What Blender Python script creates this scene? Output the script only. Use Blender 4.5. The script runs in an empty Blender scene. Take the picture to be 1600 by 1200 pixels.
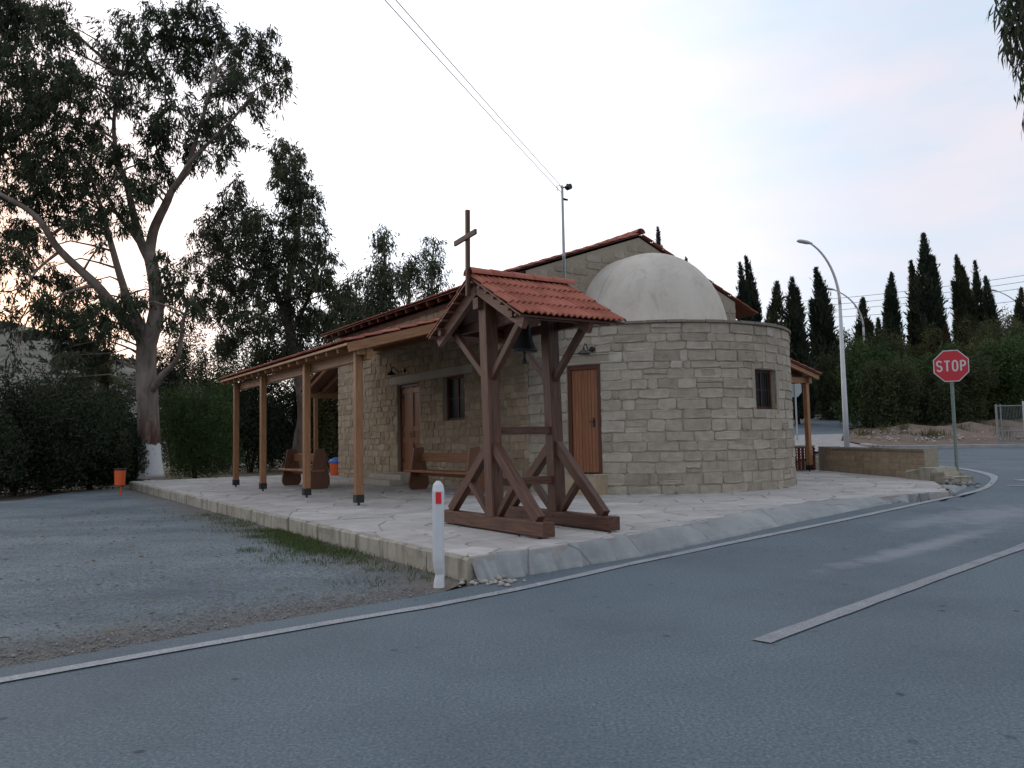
import bpy, bmesh, math, random
import numpy as np
from mathutils import Vector, Matrix
from mathutils.geometry import delaunay_2d_cdt

random.seed(7); RNG = np.random.default_rng(11)
S = bpy.context.scene
COL = S.collection
PI = math.pi

# ------------------------------------------------------------------ camera
FPX, CAMZ = 1240.0, 1.32
PITCH, ROLL = math.radians(4.05), math.radians(1.1)
fwd = Vector((0, math.cos(PITCH), math.sin(PITCH)))
up0 = Vector((0, -math.sin(PITCH), math.cos(PITCH)))
rt0 = Vector((1, 0, 0))
upv = up0*math.cos(ROLL)+rt0*math.sin(ROLL)
rtv = rt0*math.cos(ROLL)-up0*math.sin(ROLL)
cd = bpy.data.cameras.new('camera'); cam = bpy.data.objects.new('camera', cd); COL.objects.link(cam)
cd.sensor_width = 36.0; cd.lens = FPX/1600*36.0; cd.clip_start = 0.05; cd.clip_end = 3000
m3 = Matrix((rtv, upv, -fwd)).transposed()
cam.matrix_world = Matrix.Translation((0, 0, CAMZ)) @ m3.to_4x4()
S.camera = cam

# ------------------------------------------------------------------ sky, sun, exposure
SUN_DIR = Vector((-0.62, 0.78, 0.0)).normalized()
SUN_EL = math.radians(8.0)
w = bpy.data.worlds.new('World'); S.world = w; w.use_nodes = True
nt = w.node_tree; N = nt.nodes; L = nt.links
bg = N['Background']; bg.inputs['Strength'].default_value = 0.12
sky = N.new('ShaderNodeTexSky'); sky.sky_type = 'NISHITA'; sky.sun_disc = False
sky.sun_elevation = SUN_EL
sky.sun_rotation = math.atan2(SUN_DIR.x, SUN_DIR.y)
sky.air_density = 1.0; sky.dust_density = 1.5; sky.ozone_density = 1.5
tc = N.new('ShaderNodeTexCoord')
mp = N.new('ShaderNodeMapping'); mp.inputs['Scale'].default_value = (1.6, 1.6, 5.5)
mp.inputs['Rotation'].default_value = (0, math.radians(6), math.radians(20))
L.new(tc.outputs['Generated'], mp.inputs['Vector'])
n1 = N.new('ShaderNodeTexNoise'); n1.inputs['Scale'].default_value = 1.3; n1.inputs['Detail'].default_value = 5; n1.inputs['Roughness'].default_value = 0.5
L.new(mp.outputs[0], n1.inputs['Vector'])
r1 = N.new('ShaderNodeValToRGB')
r1.color_ramp.elements[0].position = 0.36; r1.color_ramp.elements[0].color = (4.95, 6.35, 7.75, 1)
r1.color_ramp.elements[1].position = 0.62; r1.color_ramp.elements[1].color = (7.15, 6.75, 7.35, 1)
L.new(n1.outputs['Fac'], r1.inputs['Fac'])
mx = N.new('ShaderNodeMix'); mx.data_type = 'RGBA'; mx.inputs[0].default_value = 0.80
L.new(sky.outputs[0], mx.inputs[6]); L.new(r1.outputs[0], mx.inputs[7])
# broad glow of the thin cloud round the sunset point
dp = N.new('ShaderNodeVectorMath'); dp.operation = 'DOT_PRODUCT'
nrm = N.new('ShaderNodeVectorMath'); nrm.operation = 'NORMALIZE'; L.new(tc.outputs['Generated'], nrm.inputs[0])
L.new(nrm.outputs[0], dp.inputs[0]); dp.inputs[1].default_value = (SUN_DIR.x*math.cos(SUN_EL), SUN_DIR.y*math.cos(SUN_EL), math.sin(SUN_EL))
mr = N.new('ShaderNodeMapRange'); mr.inputs[1].default_value = 0.38; mr.inputs[2].default_value = 1.0; mr.interpolation_type = 'SMOOTHSTEP'
L.new(dp.outputs['Value'], mr.inputs[0])
gl = N.new('ShaderNodeMix'); gl.data_type = 'RGBA'; gl.blend_type = 'ADD'
gl.inputs[7].default_value = (5.2, 4.6, 4.4, 1)
L.new(mr.outputs[0], gl.inputs[0]); L.new(mx.outputs[2], gl.inputs[6])
mr2 = N.new('ShaderNodeMapRange'); mr2.inputs[1].default_value = 0.925; mr2.inputs[2].default_value = 1.0; mr2.interpolation_type = 'SMOOTHSTEP'
L.new(dp.outputs['Value'], mr2.inputs[0])
g2 = N.new('ShaderNodeMix'); g2.data_type = 'RGBA'; g2.blend_type = 'MULTIPLY'; g2.inputs[7].default_value = (0.95, 0.70, 0.58, 1)
L.new(mr2.outputs[0], g2.inputs[0]); L.new(gl.outputs[2], g2.inputs[6]); L.new(g2.outputs[2], bg.inputs['Color'])

sd = bpy.data.lights.new('sun', 'SUN'); sun = bpy.data.objects.new('sun', sd); COL.objects.link(sun)
sd.energy = 0.55; sd.angle = math.radians(35); sd.color = (1.0, 0.80, 0.62)
sv = Vector((SUN_DIR.x*math.cos(SUN_EL), SUN_DIR.y*math.cos(SUN_EL), math.sin(SUN_EL)))
sun.rotation_euler = sv.to_track_quat('Z', 'Y').to_euler()
S.view_settings.view_transform = 'Standard'; S.view_settings.look = 'None'
S.view_settings.exposure = 0.26; S.view_settings.gamma = 1.0
try: S.view_settings.use_curve_mapping = False
except Exception: pass

# ------------------------------------------------------------------ coordinates
YAW = math.radians(33.27684)
OX, OY = -0.3726, 7.7060
PU = (math.cos(YAW), math.sin(YAW)); LV = (-math.sin(YAW), math.cos(YAW))
def uvw(u, v, z=0.0): return (OX+u*PU[0]+v*LV[0], OY+u*PU[1]+v*LV[1], z)
def to_uv(x, y): dx, dy = x-OX, y-OY; return (dx*PU[0]+dy*PU[1], dx*LV[0]+dy*LV[1])
def pix(px, py, dist):
    """world point seen in that direction of the photograph, at that distance along the view axis"""
    return Vector((0, 0, CAMZ)) + dist*(fwd + rtv*((px-800)/FPX) - upv*((py-600)/FPX))
ZP = 0.23            # terrace level

# ------------------------------------------------------------------ node materials
MATS = {}
def new_mat(name):
    m = bpy.data.materials.new(name); m.use_nodes = True
    nt = m.node_tree; b = nt.nodes['Principled BSDF']; MATS[name] = m
    return m, nt, b
def node(nt, t, **kw):
    n = nt.nodes.new(t)
    for k, v in kw.items():
        if k in ('d',):
            for kk, vv in v.items(): n.inputs[kk].default_value = vv
        else: setattr(n, k, v)
    return n
def coords(nt, kind='Object', scale=(1, 1, 1), rot=(0, 0, 0)):
    t = node(nt, 'ShaderNodeTexCoord'); mp = node(nt, 'ShaderNodeMapping')
    mp.inputs['Scale'].default_value = scale; mp.inputs['Rotation'].default_value = rot
    nt.links.new(t.outputs[kind], mp.inputs[0]); return mp.outputs[0]
def noise(nt, vec, scale, detail=4, rough=0.55, dist=0.0):
    n = node(nt, 'ShaderNodeTexNoise'); n.inputs['Scale'].default_value = scale; n.inputs['Detail'].default_value = detail
    n.inputs['Roughness'].default_value = rough; n.inputs['Distortion'].default_value = dist
    nt.links.new(vec, n.inputs['Vector']); return n.outputs['Fac']
def ramp(nt, fac, stops):
    r = node(nt, 'ShaderNodeValToRGB'); e = r.color_ramp.elements
    e[0].position, e[1].position = stops[0][0], stops[-1][0]
    def c4(c): return (c[0], c[1], c[2], 1) if hasattr(c, '__len__') else (c, c, c, 1)
    e[0].color, e[1].color = c4(stops[0][1]), c4(stops[-1][1])
    for p, c in stops[1:-1]:
        k = e.new(p); k.color = c4(c)
    nt.links.new(fac, r.inputs[0]); return r.outputs[0]
def mix(nt, a, b, fac, mode='MIX'):
    m = node(nt, 'ShaderNodeMix', data_type='RGBA', blend_type=mode)
    for sock, val in ((m.inputs[6], a), (m.inputs[7], b), (m.inputs[0], fac)):
        if hasattr(val, 'links'): nt.links.new(val, sock)
        elif hasattr(val, '__len__'): sock.default_value = (val[0], val[1], val[2], 1)
        else: sock.default_value = val
    return m.outputs[2]
def math_(nt, op, a, b=0.0):
    m = node(nt, 'ShaderNodeMath', operation=op)
    for i, val in enumerate((a, b)):
        if hasattr(val, 'links'): nt.links.new(val, m.inputs[i])
        else: m.inputs[i].default_value = val
    return m.outputs[0]
def bump(nt, b, h, strength=0.4, dist=0.02):
    n = node(nt, 'ShaderNodeBump'); n.inputs['Strength'].default_value = strength; n.inputs['Distance'].default_value = dist
    nt.links.new(h, n.inputs['Height']); nt.links.new(n.outputs[0], b.inputs['Normal'])
def setb(b, rough=0.8, spec=0.3, metal=0.0):
    b.inputs['Roughness'].default_value = rough; b.inputs['Specular IOR Level'].default_value = spec; b.inputs['Metallic'].default_value = metal
def attr(nt, name='tint'):
    a = node(nt, 'ShaderNodeAttribute'); a.attribute_name = name; return a.outputs['Fac']

def m_plain(name, col, rough=0.6, spec=0.4, metal=0.0, var=0.12, nscale=6.0, bmp=0.0):
    m, nt, b = new_mat(name); setb(b, rough, spec, metal)
    v = coords(nt)
    f = noise(nt, v, nscale, 5)
    c = ramp(nt, f, [(0.3, tuple(x*(1-var) for x in col)), (0.7, tuple(min(1, x*(1+var)) for x in col))])
    nt.links.new(c, b.inputs['Base Color'])
    if bmp: bump(nt, b, noise(nt, v, nscale*8, 4), bmp, 0.01)
    return m
def m_stone(name, dark, mid, light, nscale=7.0, bmp=0.55):
    m, nt, b = new_mat(name); setb(b, 0.92, 0.15)
    v = coords(nt); t = attr(nt)
    base = ramp(nt, t, [(0.0, dark), (0.5, mid), (1.0, light)])
    f = noise(nt, v, nscale, 6, 0.65)
    c = mix(nt, base, ramp(nt, f, [(0.25, tuple(x*0.62 for x in mid)), (0.75, tuple(min(1, x*1.25) for x in light))]), 0.42)
    f2 = noise(nt, v, 1.1, 3)
    c = mix(nt, c, (0.16, 0.145, 0.12), ramp(nt, f2, [(0.56, 0.0), (0.8, 0.35)]))
    if name == 'edge_stone':
        st = noise(nt, coords(nt, scale=(1, 1, 0.12)), 7.0, 4, 0.6); c = mix(nt, c, (0.10, 0.092, 0.072), ramp(nt, st, [(0.50, 0.0), (0.70, 0.75)]))
    nt.links.new(c, b.inputs['Base Color'])
    bump(nt, b, mix(nt, noise(nt, v, 26, 5, 0.7), noise(nt, v, 90, 3), 0.4), bmp, 0.02)
    return m
def m_wood(name, dark, light, rough=0.55, ring=18.0, spec=0.35, knots=True):
    m, nt, b = new_mat(name); setb(b, rough, spec)
    t = attr(nt)
    uvn = node(nt, 'ShaderNodeUVMap'); uvn.uv_map = 'grain'      # x runs along the piece
    mp = node(nt, 'ShaderNodeMapping'); mp.inputs['Scale'].default_value = (1.2, 14, 1); nt.links.new(uvn.outputs[0], mp.inputs[0])
    ad = node(nt, 'ShaderNodeVectorMath', operation='ADD'); cb = node(nt, 'ShaderNodeCombineXYZ')
    nt.links.new(math_(nt, 'MULTIPLY', t, 37.0), cb.inputs[0]); nt.links.new(math_(nt, 'MULTIPLY', t, 11.0), cb.inputs[1])
    nt.links.new(mp.outputs[0], ad.inputs[0]); nt.links.new(cb.outputs[0], ad.inputs[1])
    f = noise(nt, ad.outputs[0], 2.2, 6, 0.62, 0.6)
    c = ramp(nt, f, [(0.28, dark), (0.55, tuple((a+b_)/2 for a, b_ in zip(dark, light))), (0.75, light)])
    c = mix(nt, c, mix(nt, (0.86, 0.86, 0.86), (1.12, 1.12, 1.12), t), 1.0, 'MULTIPLY')
    if knots:
        mp2 = node(nt, 'ShaderNodeMapping'); mp2.inputs['Scale'].default_value = (2.1, 7, 1); nt.links.new(ad.outputs[0], mp2.inputs[0])
        mp2.inputs['Scale'].default_value = (1.7, 0.5, 1)
        vo = node(nt, 'ShaderNodeTexVoronoi'); vo.inputs['Scale'].default_value = 1.3; nt.links.new(mp2.outputs[0], vo.inputs['Vector'])
        k = ramp(nt, vo.outputs['Distance'], [(0.05, 0.75), (0.12, 0.0)])
        c = mix(nt, c, tuple(x*0.3 for x in dark), k)
    nt.links.new(c, b.inputs['Base Color'])
    bump(nt, b, f, 0.25, 0.004)
    return m
def m_leaf(name, dark, light, trans=0.25):
    m, nt, b = new_mat(name); setb(b, 0.75, 0.12)
    t = attr(nt); c = ramp(nt, t, [(0.0, dark), (1.0, light)])
    nt.links.new(c, b.inputs['Base Color'])
    tr = node(nt, 'ShaderNodeBsdfTranslucent'); nt.links.new(c, tr.inputs[0])
    ms = node(nt, 'ShaderNodeMixShader'); ms.inputs[0].default_value = trans
    nt.links.new(b.outputs[0], ms.inputs[1]); nt.links.new(tr.outputs[0], ms.inputs[2])
    nt.links.new(ms.outputs[0], nt.nodes['Material Output'].inputs[0])
    return m

m_stone('stone', (0.225, 0.188, 0.142), (0.340, 0.295, 0.232), (0.440, 0.390, 0.318), 7.0, 0.9)
m_stone('stone_warm', (0.215, 0.160, 0.100), (0.33, 0.255, 0.170), (0.43, 0.345, 0.245))
m_stone('mortar', (0.265, 0.225, 0.17), (0.305, 0.26, 0.20), (0.34, 0.295, 0.235), 16)
m_stone('lintel', (0.40, 0.36, 0.30), (0.43, 0.39, 0.32), (0.46, 0.42, 0.35), 5, 0.25)
m_stone('flag', (0.275, 0.260, 0.244), (0.375, 0.356, 0.336), (0.48, 0.460, 0.438), 3.5, 0.4)
m_stone('flag_joint', (0.30, 0.28, 0.265), (0.34, 0.32, 0.30), (0.38, 0.355, 0.335), 9, 0.4)
m_stone('edge_stone', (0.29, 0.262, 0.205), (0.335, 0.305, 0.245), (0.385, 0.355, 0.29), 4.0, 0.6)
m_stone('rubble', (0.22, 0.20, 0.17), (0.34, 0.31, 0.27), (0.5, 0.47, 0.43), 9, 0.5)
m_stone('stone_gable', (0.225, 0.18, 0.135), (0.295, 0.245, 0.19), (0.36, 0.31, 0.25), 5, 0.8)
m_stone('grit', (0.10, 0.10, 0.095), (0.17, 0.165, 0.155), (0.32, 0.31, 0.295), 9, 0.4)
m_stone('coping', (0.165, 0.145, 0.115), (0.215, 0.19, 0.152), (0.26, 0.232, 0.19), 8, 0.6)
m_stone('tile', (0.20, 0.066, 0.045), (0.305, 0.102, 0.068), (0.41, 0.155, 0.108), 9, 0.4)
m_stone('brick', (0.13, 0.045, 0.035), (0.17, 0.06, 0.045), (0.21, 0.075, 0.055), 9, 0.25)
m_wood('wood_dark', (0.038, 0.016, 0.010), (0.160, 0.074, 0.045))
m_wood('wood_mid', (0.085, 0.038, 0.024), (0.19, 0.092, 0.058))
m_wood('wood_pine', (0.175, 0.078, 0.034), (0.370, 0.185, 0.082), 0.5)
m_wood('wood_door', (0.165, 0.062, 0.025), (0.300, 0.120, 0.050), 0.45, knots=False)
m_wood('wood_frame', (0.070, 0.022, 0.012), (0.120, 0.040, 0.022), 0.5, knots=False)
m_wood('wood_bench', (0.15, 0.060, 0.026), (0.30, 0.130, 0.054), 0.45)
m_wood('wood_end', (0.085, 0.034, 0.018), (0.165, 0.068, 0.035), 0.45)
m_plain('galvanised', (0.36, 0.38, 0.39), 0.5, 0.5, 0.35, 0.1)
m_plain('lamp_pole', (0.46, 0.47, 0.47), 0.5, 0.4, 0.2, 0.06)
m_plain('green_pole', (0.17, 0.205, 0.185), 0.5, 0.4, 0.2, 0.12)
m_plain('lamp_head', (0.50, 0.50, 0.49), 0.45)
m_plain('black_iron', (0.012, 0.012, 0.013), 0.5)
m_plain('dark_glass', (0.010, 0.011, 0.012), 0.35, 0.15, var=0.0)
m_plain('bronze', (0.022, 0.026, 0.024), 0.45, 0.5, 0.5, 0.2)
m_plain('orange_plastic', (0.62, 0.095, 0.022), 0.45, var=0.05)
m_plain('blue_plastic', (0.03, 0.16, 0.50), 0.4, var=0.05)
m_plain('sign_red', (0.50, 0.022, 0.035), 0.4, var=0.04)
m_plain('reflector_red', (0.62, 0.02, 0.028), 0.3, var=0.04)
m_plain('sign_white', (0.54, 0.55, 0.56), 0.4, var=0.04)
m_plain('sign_back', (0.30, 0.33, 0.34), 0.5, 0.4, 0.3, 0.06)
m_plain('wire', (0.06, 0.06, 0.065), 0.6)
m_plain('gate_metal', (0.23, 0.235, 0.235), 0.55, 0.4, 0.3)
m_plain('soil', (0.10, 0.082, 0.062), 0.95, 0.1, var=0.35, nscale=1.2, bmp=0.6)
m_plain('kerb', (0.29, 0.285, 0.275), 0.9, 0.2, var=0.12, nscale=3, bmp=0.3)
m_plain('brown_fruit', (0.05, 0.03, 0.02), 0.8)
m_plain('dry_leaf', (0.20, 0.15, 0.09), 0.8, var=0.3)
m_leaf('leaf_euc', (0.032, 0.044, 0.026), (0.090, 0.104, 0.062), 0.25)
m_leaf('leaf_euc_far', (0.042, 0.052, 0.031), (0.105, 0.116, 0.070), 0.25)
m_leaf('leaf_dark', (0.018, 0.026, 0.015), (0.050, 0.064, 0.034), 0.15)
m_leaf('leaf_green', (0.036, 0.064, 0.022), (0.090, 0.135, 0.050), 0.2)
m_leaf('leaf_olive', (0.050, 0.054, 0.022), (0.125, 0.120, 0.052), 0.2)
m_leaf('leaf_cypress', (0.020, 0.030, 0.020), (0.056, 0.066, 0.042), 0.1)
m_leaf('leaf_cypress_olive', (0.028, 0.034, 0.019), (0.078, 0.080, 0.042), 0.12)
m_leaf('leaf_mid', (0.030, 0.042, 0.020), (0.085, 0.098, 0.046), 0.18)
m_leaf('leaf_brown', (0.050, 0.042, 0.026), (0.105, 0.078, 0.045), 0.15)
m_leaf('grass_blade', (0.038, 0.062, 0.018), (0.105, 0.140, 0.048), 0.2)
m_leaf('scrub', (0.028, 0.036, 0.028), (0.06, 0.066, 0.05), 0.1)

def mat_plaster():
    m, nt, b = new_mat('dome_plaster'); setb(b, 0.9, 0.15); v = coords(nt)
    f = noise(nt, v, 1.6, 6, 0.6); g = noise(nt, coords(nt, scale=(1, 1, 0.35)), 3.2, 6, 0.7, 0.4)
    c = ramp(nt, f, [(0.3, (0.475, 0.43, 0.37)), (0.7, (0.585, 0.54, 0.475))])
    c = mix(nt, c, (0.25, 0.23, 0.205), ramp(nt, g, [(0.53, 0.0), (0.72, 0.45)]))
    vo = node(nt, 'ShaderNodeTexVoronoi', feature='DISTANCE_TO_EDGE'); vo.inputs['Scale'].default_value = 0.7
    nt.links.new(v, vo.inputs['Vector'])
    c = mix(nt, c, (0.36, 0.34, 0.31), ramp(nt, vo.outputs[0], [(0.0, 0.25), (0.010, 0.0)]))
    nt.links.new(c, b.inputs['Base Color']); bump(nt, b, noise(nt, v, 14, 6, 0.6), 0.3, 0.02)
mat_plaster()
def mat_concrete():
    m, nt, b = new_mat('concrete'); setb(b, 0.92, 0.15); v = coords(nt)
    f = noise(nt, v, 1.4, 7, 0.65); g = noise(nt, v, 22, 5, 0.7)
    c = ramp(nt, f, [(0.28, (0.215, 0.225, 0.225)), (0.5, (0.285, 0.292, 0.29)), (0.75, (0.36, 0.36, 0.35))])
    c = mix(nt, c, (0.16, 0.16, 0.15), ramp(nt, g, [(0.55, 0.0), (0.8, 0.5)]))
    vo = node(nt, 'ShaderNodeTexVoronoi', feature='DISTANCE_TO_EDGE'); vo.inputs['Scale'].default_value = 0.5
    wv = node(nt, 'ShaderNodeVectorMath', operation='ADD'); nn = node(nt, 'ShaderNodeTexNoise'); nn.inputs['Scale'].default_value = 0.9
    nt.links.new(v, nn.inputs['Vector']); nt.links.new(v, wv.inputs[0]); nt.links.new(nn.outputs['Color'], wv.inputs[1]); nt.links.new(wv.outputs[0], vo.inputs['Vector'])
    c = mix(nt, c, (0.10, 0.095, 0.09), ramp(nt, vo.outputs[0], [(0.0, 0.65), (0.008, 0.0)]))
    nt.links.new(c, b.inputs['Base Color']); bump(nt, b, mix(nt, g, f, 0.5), 0.7, 0.03)
mat_concrete()
def mat_asphalt():
    m, nt, b = new_mat('asphalt'); setb(b, 0.82, 0.3); v = coords(nt)
    fine = noise(nt, v, 52, 5, 0.85); mid = noise(nt, v, 13, 5, 0.75); big = noise(nt, v, 0.5, 6, 0.6)
    c = ramp(nt, fine, [(0.32, (0.036, 0.055, 0.068)), (0.47, (0.087, 0.120, 0.142)), (0.58, (0.140, 0.178, 0.200)), (0.70, (0.31, 0.345, 0.36))])
    c = mix(nt, c, (0.054, 0.074, 0.088), ramp(nt, big, [(0.42, 0.0), (0.68, 0.55)]))
    c = mix(nt, c, (0.150, 0.178, 0.196), ramp(nt, mid, [(0.50, 0.0), (0.75, 0.45)]))
    tr = noise(nt, coords(nt, rot=(0, 0, math.radians(-43)), scale=(0.07, 0.9, 1)), 1.0, 4)
    c = mix(nt, c, (0.135, 0.15, 0.166), ramp(nt, tr, [(0.5, 0.0), (0.75, 0.22)]))
    # old oil drips
    vo = node(nt, 'ShaderNodeTexVoronoi', voronoi_dimensions='2D'); vo.inputs['Scale'].default_value = 1.5; nt.links.new(v, vo.inputs['Vector'])
    sp = ramp(nt, math_(nt, 'ADD', vo.outputs['Distance'], math_(nt, 'MULTIPLY', math_(nt, 'SUBTRACT', mid, 0.5), 0.05)), [(0.025, 0.9), (0.048, 0.0)])
    gate = ramp(nt, noise(nt, v, 0.8, 2), [(0.46, 0.0), (0.60, 1.0)])
    c = mix(nt, c, (0.034, 0.038, 0.043), mix(nt, (0, 0, 0), sp, gate))
    # dried chalky smear in front of the terrace
    t = node(nt, 'ShaderNodeTexCoord')
    def streak(cx, cy, ang, lx, ly, amt, seed):
        nonlocal c
        mp = node(nt, 'ShaderNodeMapping', vector_type='TEXTURE'); mp.inputs['Location'].default_value = (cx, cy, 0)
        mp.inputs['Rotation'].default_value = (0, 0, ang); mp.inputs['Scale'].default_value = (lx, ly, 50)
        nt.links.new(t.outputs['Object'], mp.inputs[0])
        ln = node(nt, 'ShaderNodeVectorMath', operation='LENGTH'); nt.links.new(mp.outputs[0], ln.inputs[0])
        ns = noise(nt, v, 3.0+seed, 4, 0.6)
        e = math_(nt, 'ADD', ln.outputs['Value'], math_(nt, 'MULTIPLY', math_(nt, 'SUBTRACT', ns, 0.5), 1.5))
        c = mix(nt, c, (0.26, 0.275, 0.295), ramp(nt, e, [(0.25, amt), (1.0, 0.0)]))
    streak(4.7, 9.25, math.radians(40), 2.7, 0.24, 0.62, 0)
    streak(7.1, 11.9, math.radians(38), 1.9, 0.75, 0.5, 1)
    streak(5.6, 11.2, math.radians(44), 1.3, 0.3, 0.35, 2)
    nt.links.new(c, b.inputs['Base Color']); bump(nt, b, mix(nt, fine, mid, 0.35), 0.55, 0.012)
mat_asphalt()
def mat_gravel():
    m, nt, b = new_mat('gravel'); setb(b, 0.95, 0.15); v = coords(nt)
    vo = node(nt, 'ShaderNodeTexVoronoi'); vo.inputs['Scale'].default_value = 55; nt.links.new(v, vo.inputs['Vector'])
    sep = node(nt, 'ShaderNodeSeparateColor'); nt.links.new(vo.outputs['Color'], sep.inputs[0])
    c = ramp(nt, sep.outputs[0], [(0.0, (0.092, 0.120, 0.136)), (0.5, (0.155, 0.192, 0.212)), (0.9, (0.225, 0.262, 0.276)), (1.0, (0.34, 0.35, 0.34))])
    big = noise(nt, v, 0.5, 6, 0.6); c = mix(nt, c, (0.080, 0.104, 0.118), ramp(nt, big, [(0.40, 0.0), (0.66, 0.75)]))
    rut = noise(nt, coords(nt, rot=(0, 0, math.radians(-62)), scale=(0.12, 0.9, 1)), 1.0, 4); c = mix(nt, c, (0.205, 0.240, 0.252), ramp(nt, rut, [(0.48, 0.0), (0.72, 0.5)]))
    fine = noise(nt, v, 10, 5, 0.7); c = mix(nt, c, (0.20, 0.225, 0.235), ramp(nt, fine, [(0.5, 0.0), (0.75, 0.45)]))
    dirt = noise(nt, v, 0.9, 6, 0.7)
    at = attr(nt, 'dirt')
    c = mix(nt, c, ramp(nt, fine, [(0.3, (0.10, 0.078, 0.06)), (0.7, (0.20, 0.165, 0.135))]), math_(nt, 'MULTIPLY', at, ramp(nt, dirt, [(0.3, 0.25), (0.6, 1.0)])))
    nt.links.new(c, b.inputs['Base Color']); bump(nt, b, mix(nt, vo.outputs['Distance'], fine, 0.5), 0.9, 0.03)
mat_gravel()
def mat_paint(nm='line_paint', w0=.42, w1=.58):
    m, nt, b = new_mat(nm); setb(b, 0.8, 0.25); v = coords(nt)
    f = noise(nt, v, 60, 5, 0.75); g = noise(nt, v, 3.0, 5, 0.6)
    k = mix(nt, ramp(nt, f, [(w0, 1.0), (w1, 0.0)]), ramp(nt, g, [(0.45, 0.0), (0.75, 0.9)]), 0.35)
    c = mix(nt, (0.36, 0.37, 0.38), (0.13, 0.142, 0.158), k); nt.links.new(c, b.inputs['Base Color'])
    bump(nt, b, f, 0.4, 0.006)
mat_paint()
mat_paint('line_worn', .50, .66)
def mat_ground():
    m, nt, b = new_mat('dirt_ground'); setb(b, 0.95, 0.1); v = coords(nt)
    f = noise(nt, v, 0.6, 7, 0.65); g = noise(nt, v, 9, 6, 0.7)
    c = ramp(nt, f, [(0.3, (0.085, 0.075, 0.052)), (0.55, (0.14, 0.115, 0.085)), (0.8, (0.20, 0.165, 0.13))])
    c = mix(nt, c, (0.24, 0.215, 0.18), ramp(nt, g, [(0.55, 0.0), (0.8, 0.5)]))
    nt.links.new(c, b.inputs['Base Color']); bump(nt, b, mix(nt, f, g, 0.5), 0.8, 0.06)
mat_ground()
def mat_bank():
    m, nt, b = new_mat('bank_soil'); setb(b, 0.95, 0.1); v = coords(nt)
    f = noise(nt, v, 1.6, 7, 0.65); g = noise(nt, v, 14, 5, 0.7)
    c = ramp(nt, f, [(0.3, (0.125, 0.094, 0.075)), (0.7, (0.215, 0.165, 0.135))]); c = mix(nt, c, (0.3, 0.25, 0.21), ramp(nt, g, [(0.56, 0.0), (0.78, 0.6)]))
    nt.links.new(c, b.inputs['Base Color']); bump(nt, b, mix(nt, f, g, 0.5), 0.8, 0.05)
mat_bank()
def mat_hill():
    m, nt, b = new_mat('hill_soil'); setb(b, 0.95, 0.1); v = coords(nt)
    f = noise(nt, v, 0.05, 7, 0.6); g = noise(nt, coords(nt, scale=(0.02, 0.02, 0.42)), 1.0, 4, 0.5)
    c = ramp(nt, f, [(0.3, (0.125, 0.112, 0.095)), (0.7, (0.215, 0.195, 0.172))])
    c = mix(nt, c, (0.115, 0.118, 0.09), ramp(nt, g, [(0.47, 0.0), (0.6, 0.75)]))
    c = mix(nt, c, (0.09, 0.095, 0.07), ramp(nt, noise(nt, v, 0.3, 4), [(0.56, 0.0), (0.68, 0.7)]))
    nt.links.new(c, b.inputs['Base Color'])
mat_hill()
def mat_bark(name, a, b_, white=None):
    m, nt, b = new_mat(name); setb(b, 0.9, 0.15)
    v = coords(nt, scale=(1, 1, 0.28))
    f = noise(nt, v, 4.0, 6, 0.65, 0.5); g = noise(nt, v, 1.2, 4)
    c = ramp(nt, f, [(0.3, a), (0.72, b_)])
    c = mix(nt, c, (0.10, 0.052, 0.038), ramp(nt, g, [(0.5, 0.0), (0.66, 0.6)]))
    if white:
        tcn = node(nt, 'ShaderNodeTexCoord'); sx = node(nt, 'ShaderNodeSeparateXYZ'); nt.links.new(tcn.outputs['Object'], sx.inputs[0])
        zz = math_(nt, 'ADD', sx.outputs[2], math_(nt, 'MULTIPLY', math_(nt, 'SUBTRACT', noise(nt, v, 6, 3), 0.5), 0.30))
        # peeled red-brown bark just above the limewash
        pe = ramp(nt, math_(nt, 'DIVIDE', zz, 4.0), [(white/4.0, 0.9), (white/4.0+0.33, 0.0)])
        c = mix(nt, c, ramp(nt, f, [(0.42, (0.085, 0.035, 0.024)), (0.6, (0.20, 0.14, 0.11))]), pe)
        wf = ramp(nt, math_(nt, 'DIVIDE', zz, 4.0), [(white/4.0-0.004, 1.0), (white/4.0+0.004, 0.0)])
        chips = ramp(nt, noise(nt, coords(nt), 9, 6, 0.7), [(0.60, 0.0), (0.66, 0.85)])
        wc = mix(nt, (0.62, 0.63, 0.63), (0.25, 0.23, 0.21), chips)
        c = mix(nt, c, wc, wf)
    nt.links.new(c, b.inputs['Base Color']); bump(nt, b, f, 0.7, 0.04)
mat_bark('bark_main', (0.11, 0.088, 0.072), (0.27, 0.228, 0.195), 1.25)
mat_bark('bark', (0.075, 0.060, 0.050), (0.19, 0.16, 0.135))
mat_bark('bark_dark', (0.035, 0.028, 0.022), (0.085, 0.068, 0.052))
def mat_mesh():
    m, nt, b = new_mat('chain_link'); setb(b, 0.5, 0.4, 0.4); b.inputs['Base Color'].default_value = (0.27, 0.275, 0.28, 1)
    v = coords(nt, rot=(0, math.radians(45), 0))
    ch = node(nt, 'ShaderNodeTexVoronoi', feature='DISTANCE_TO_EDGE'); ch.inputs['Scale'].default_value = 1; ch.inputs['Randomness'].default_value = 0
    return m
mat_mesh()

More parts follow.
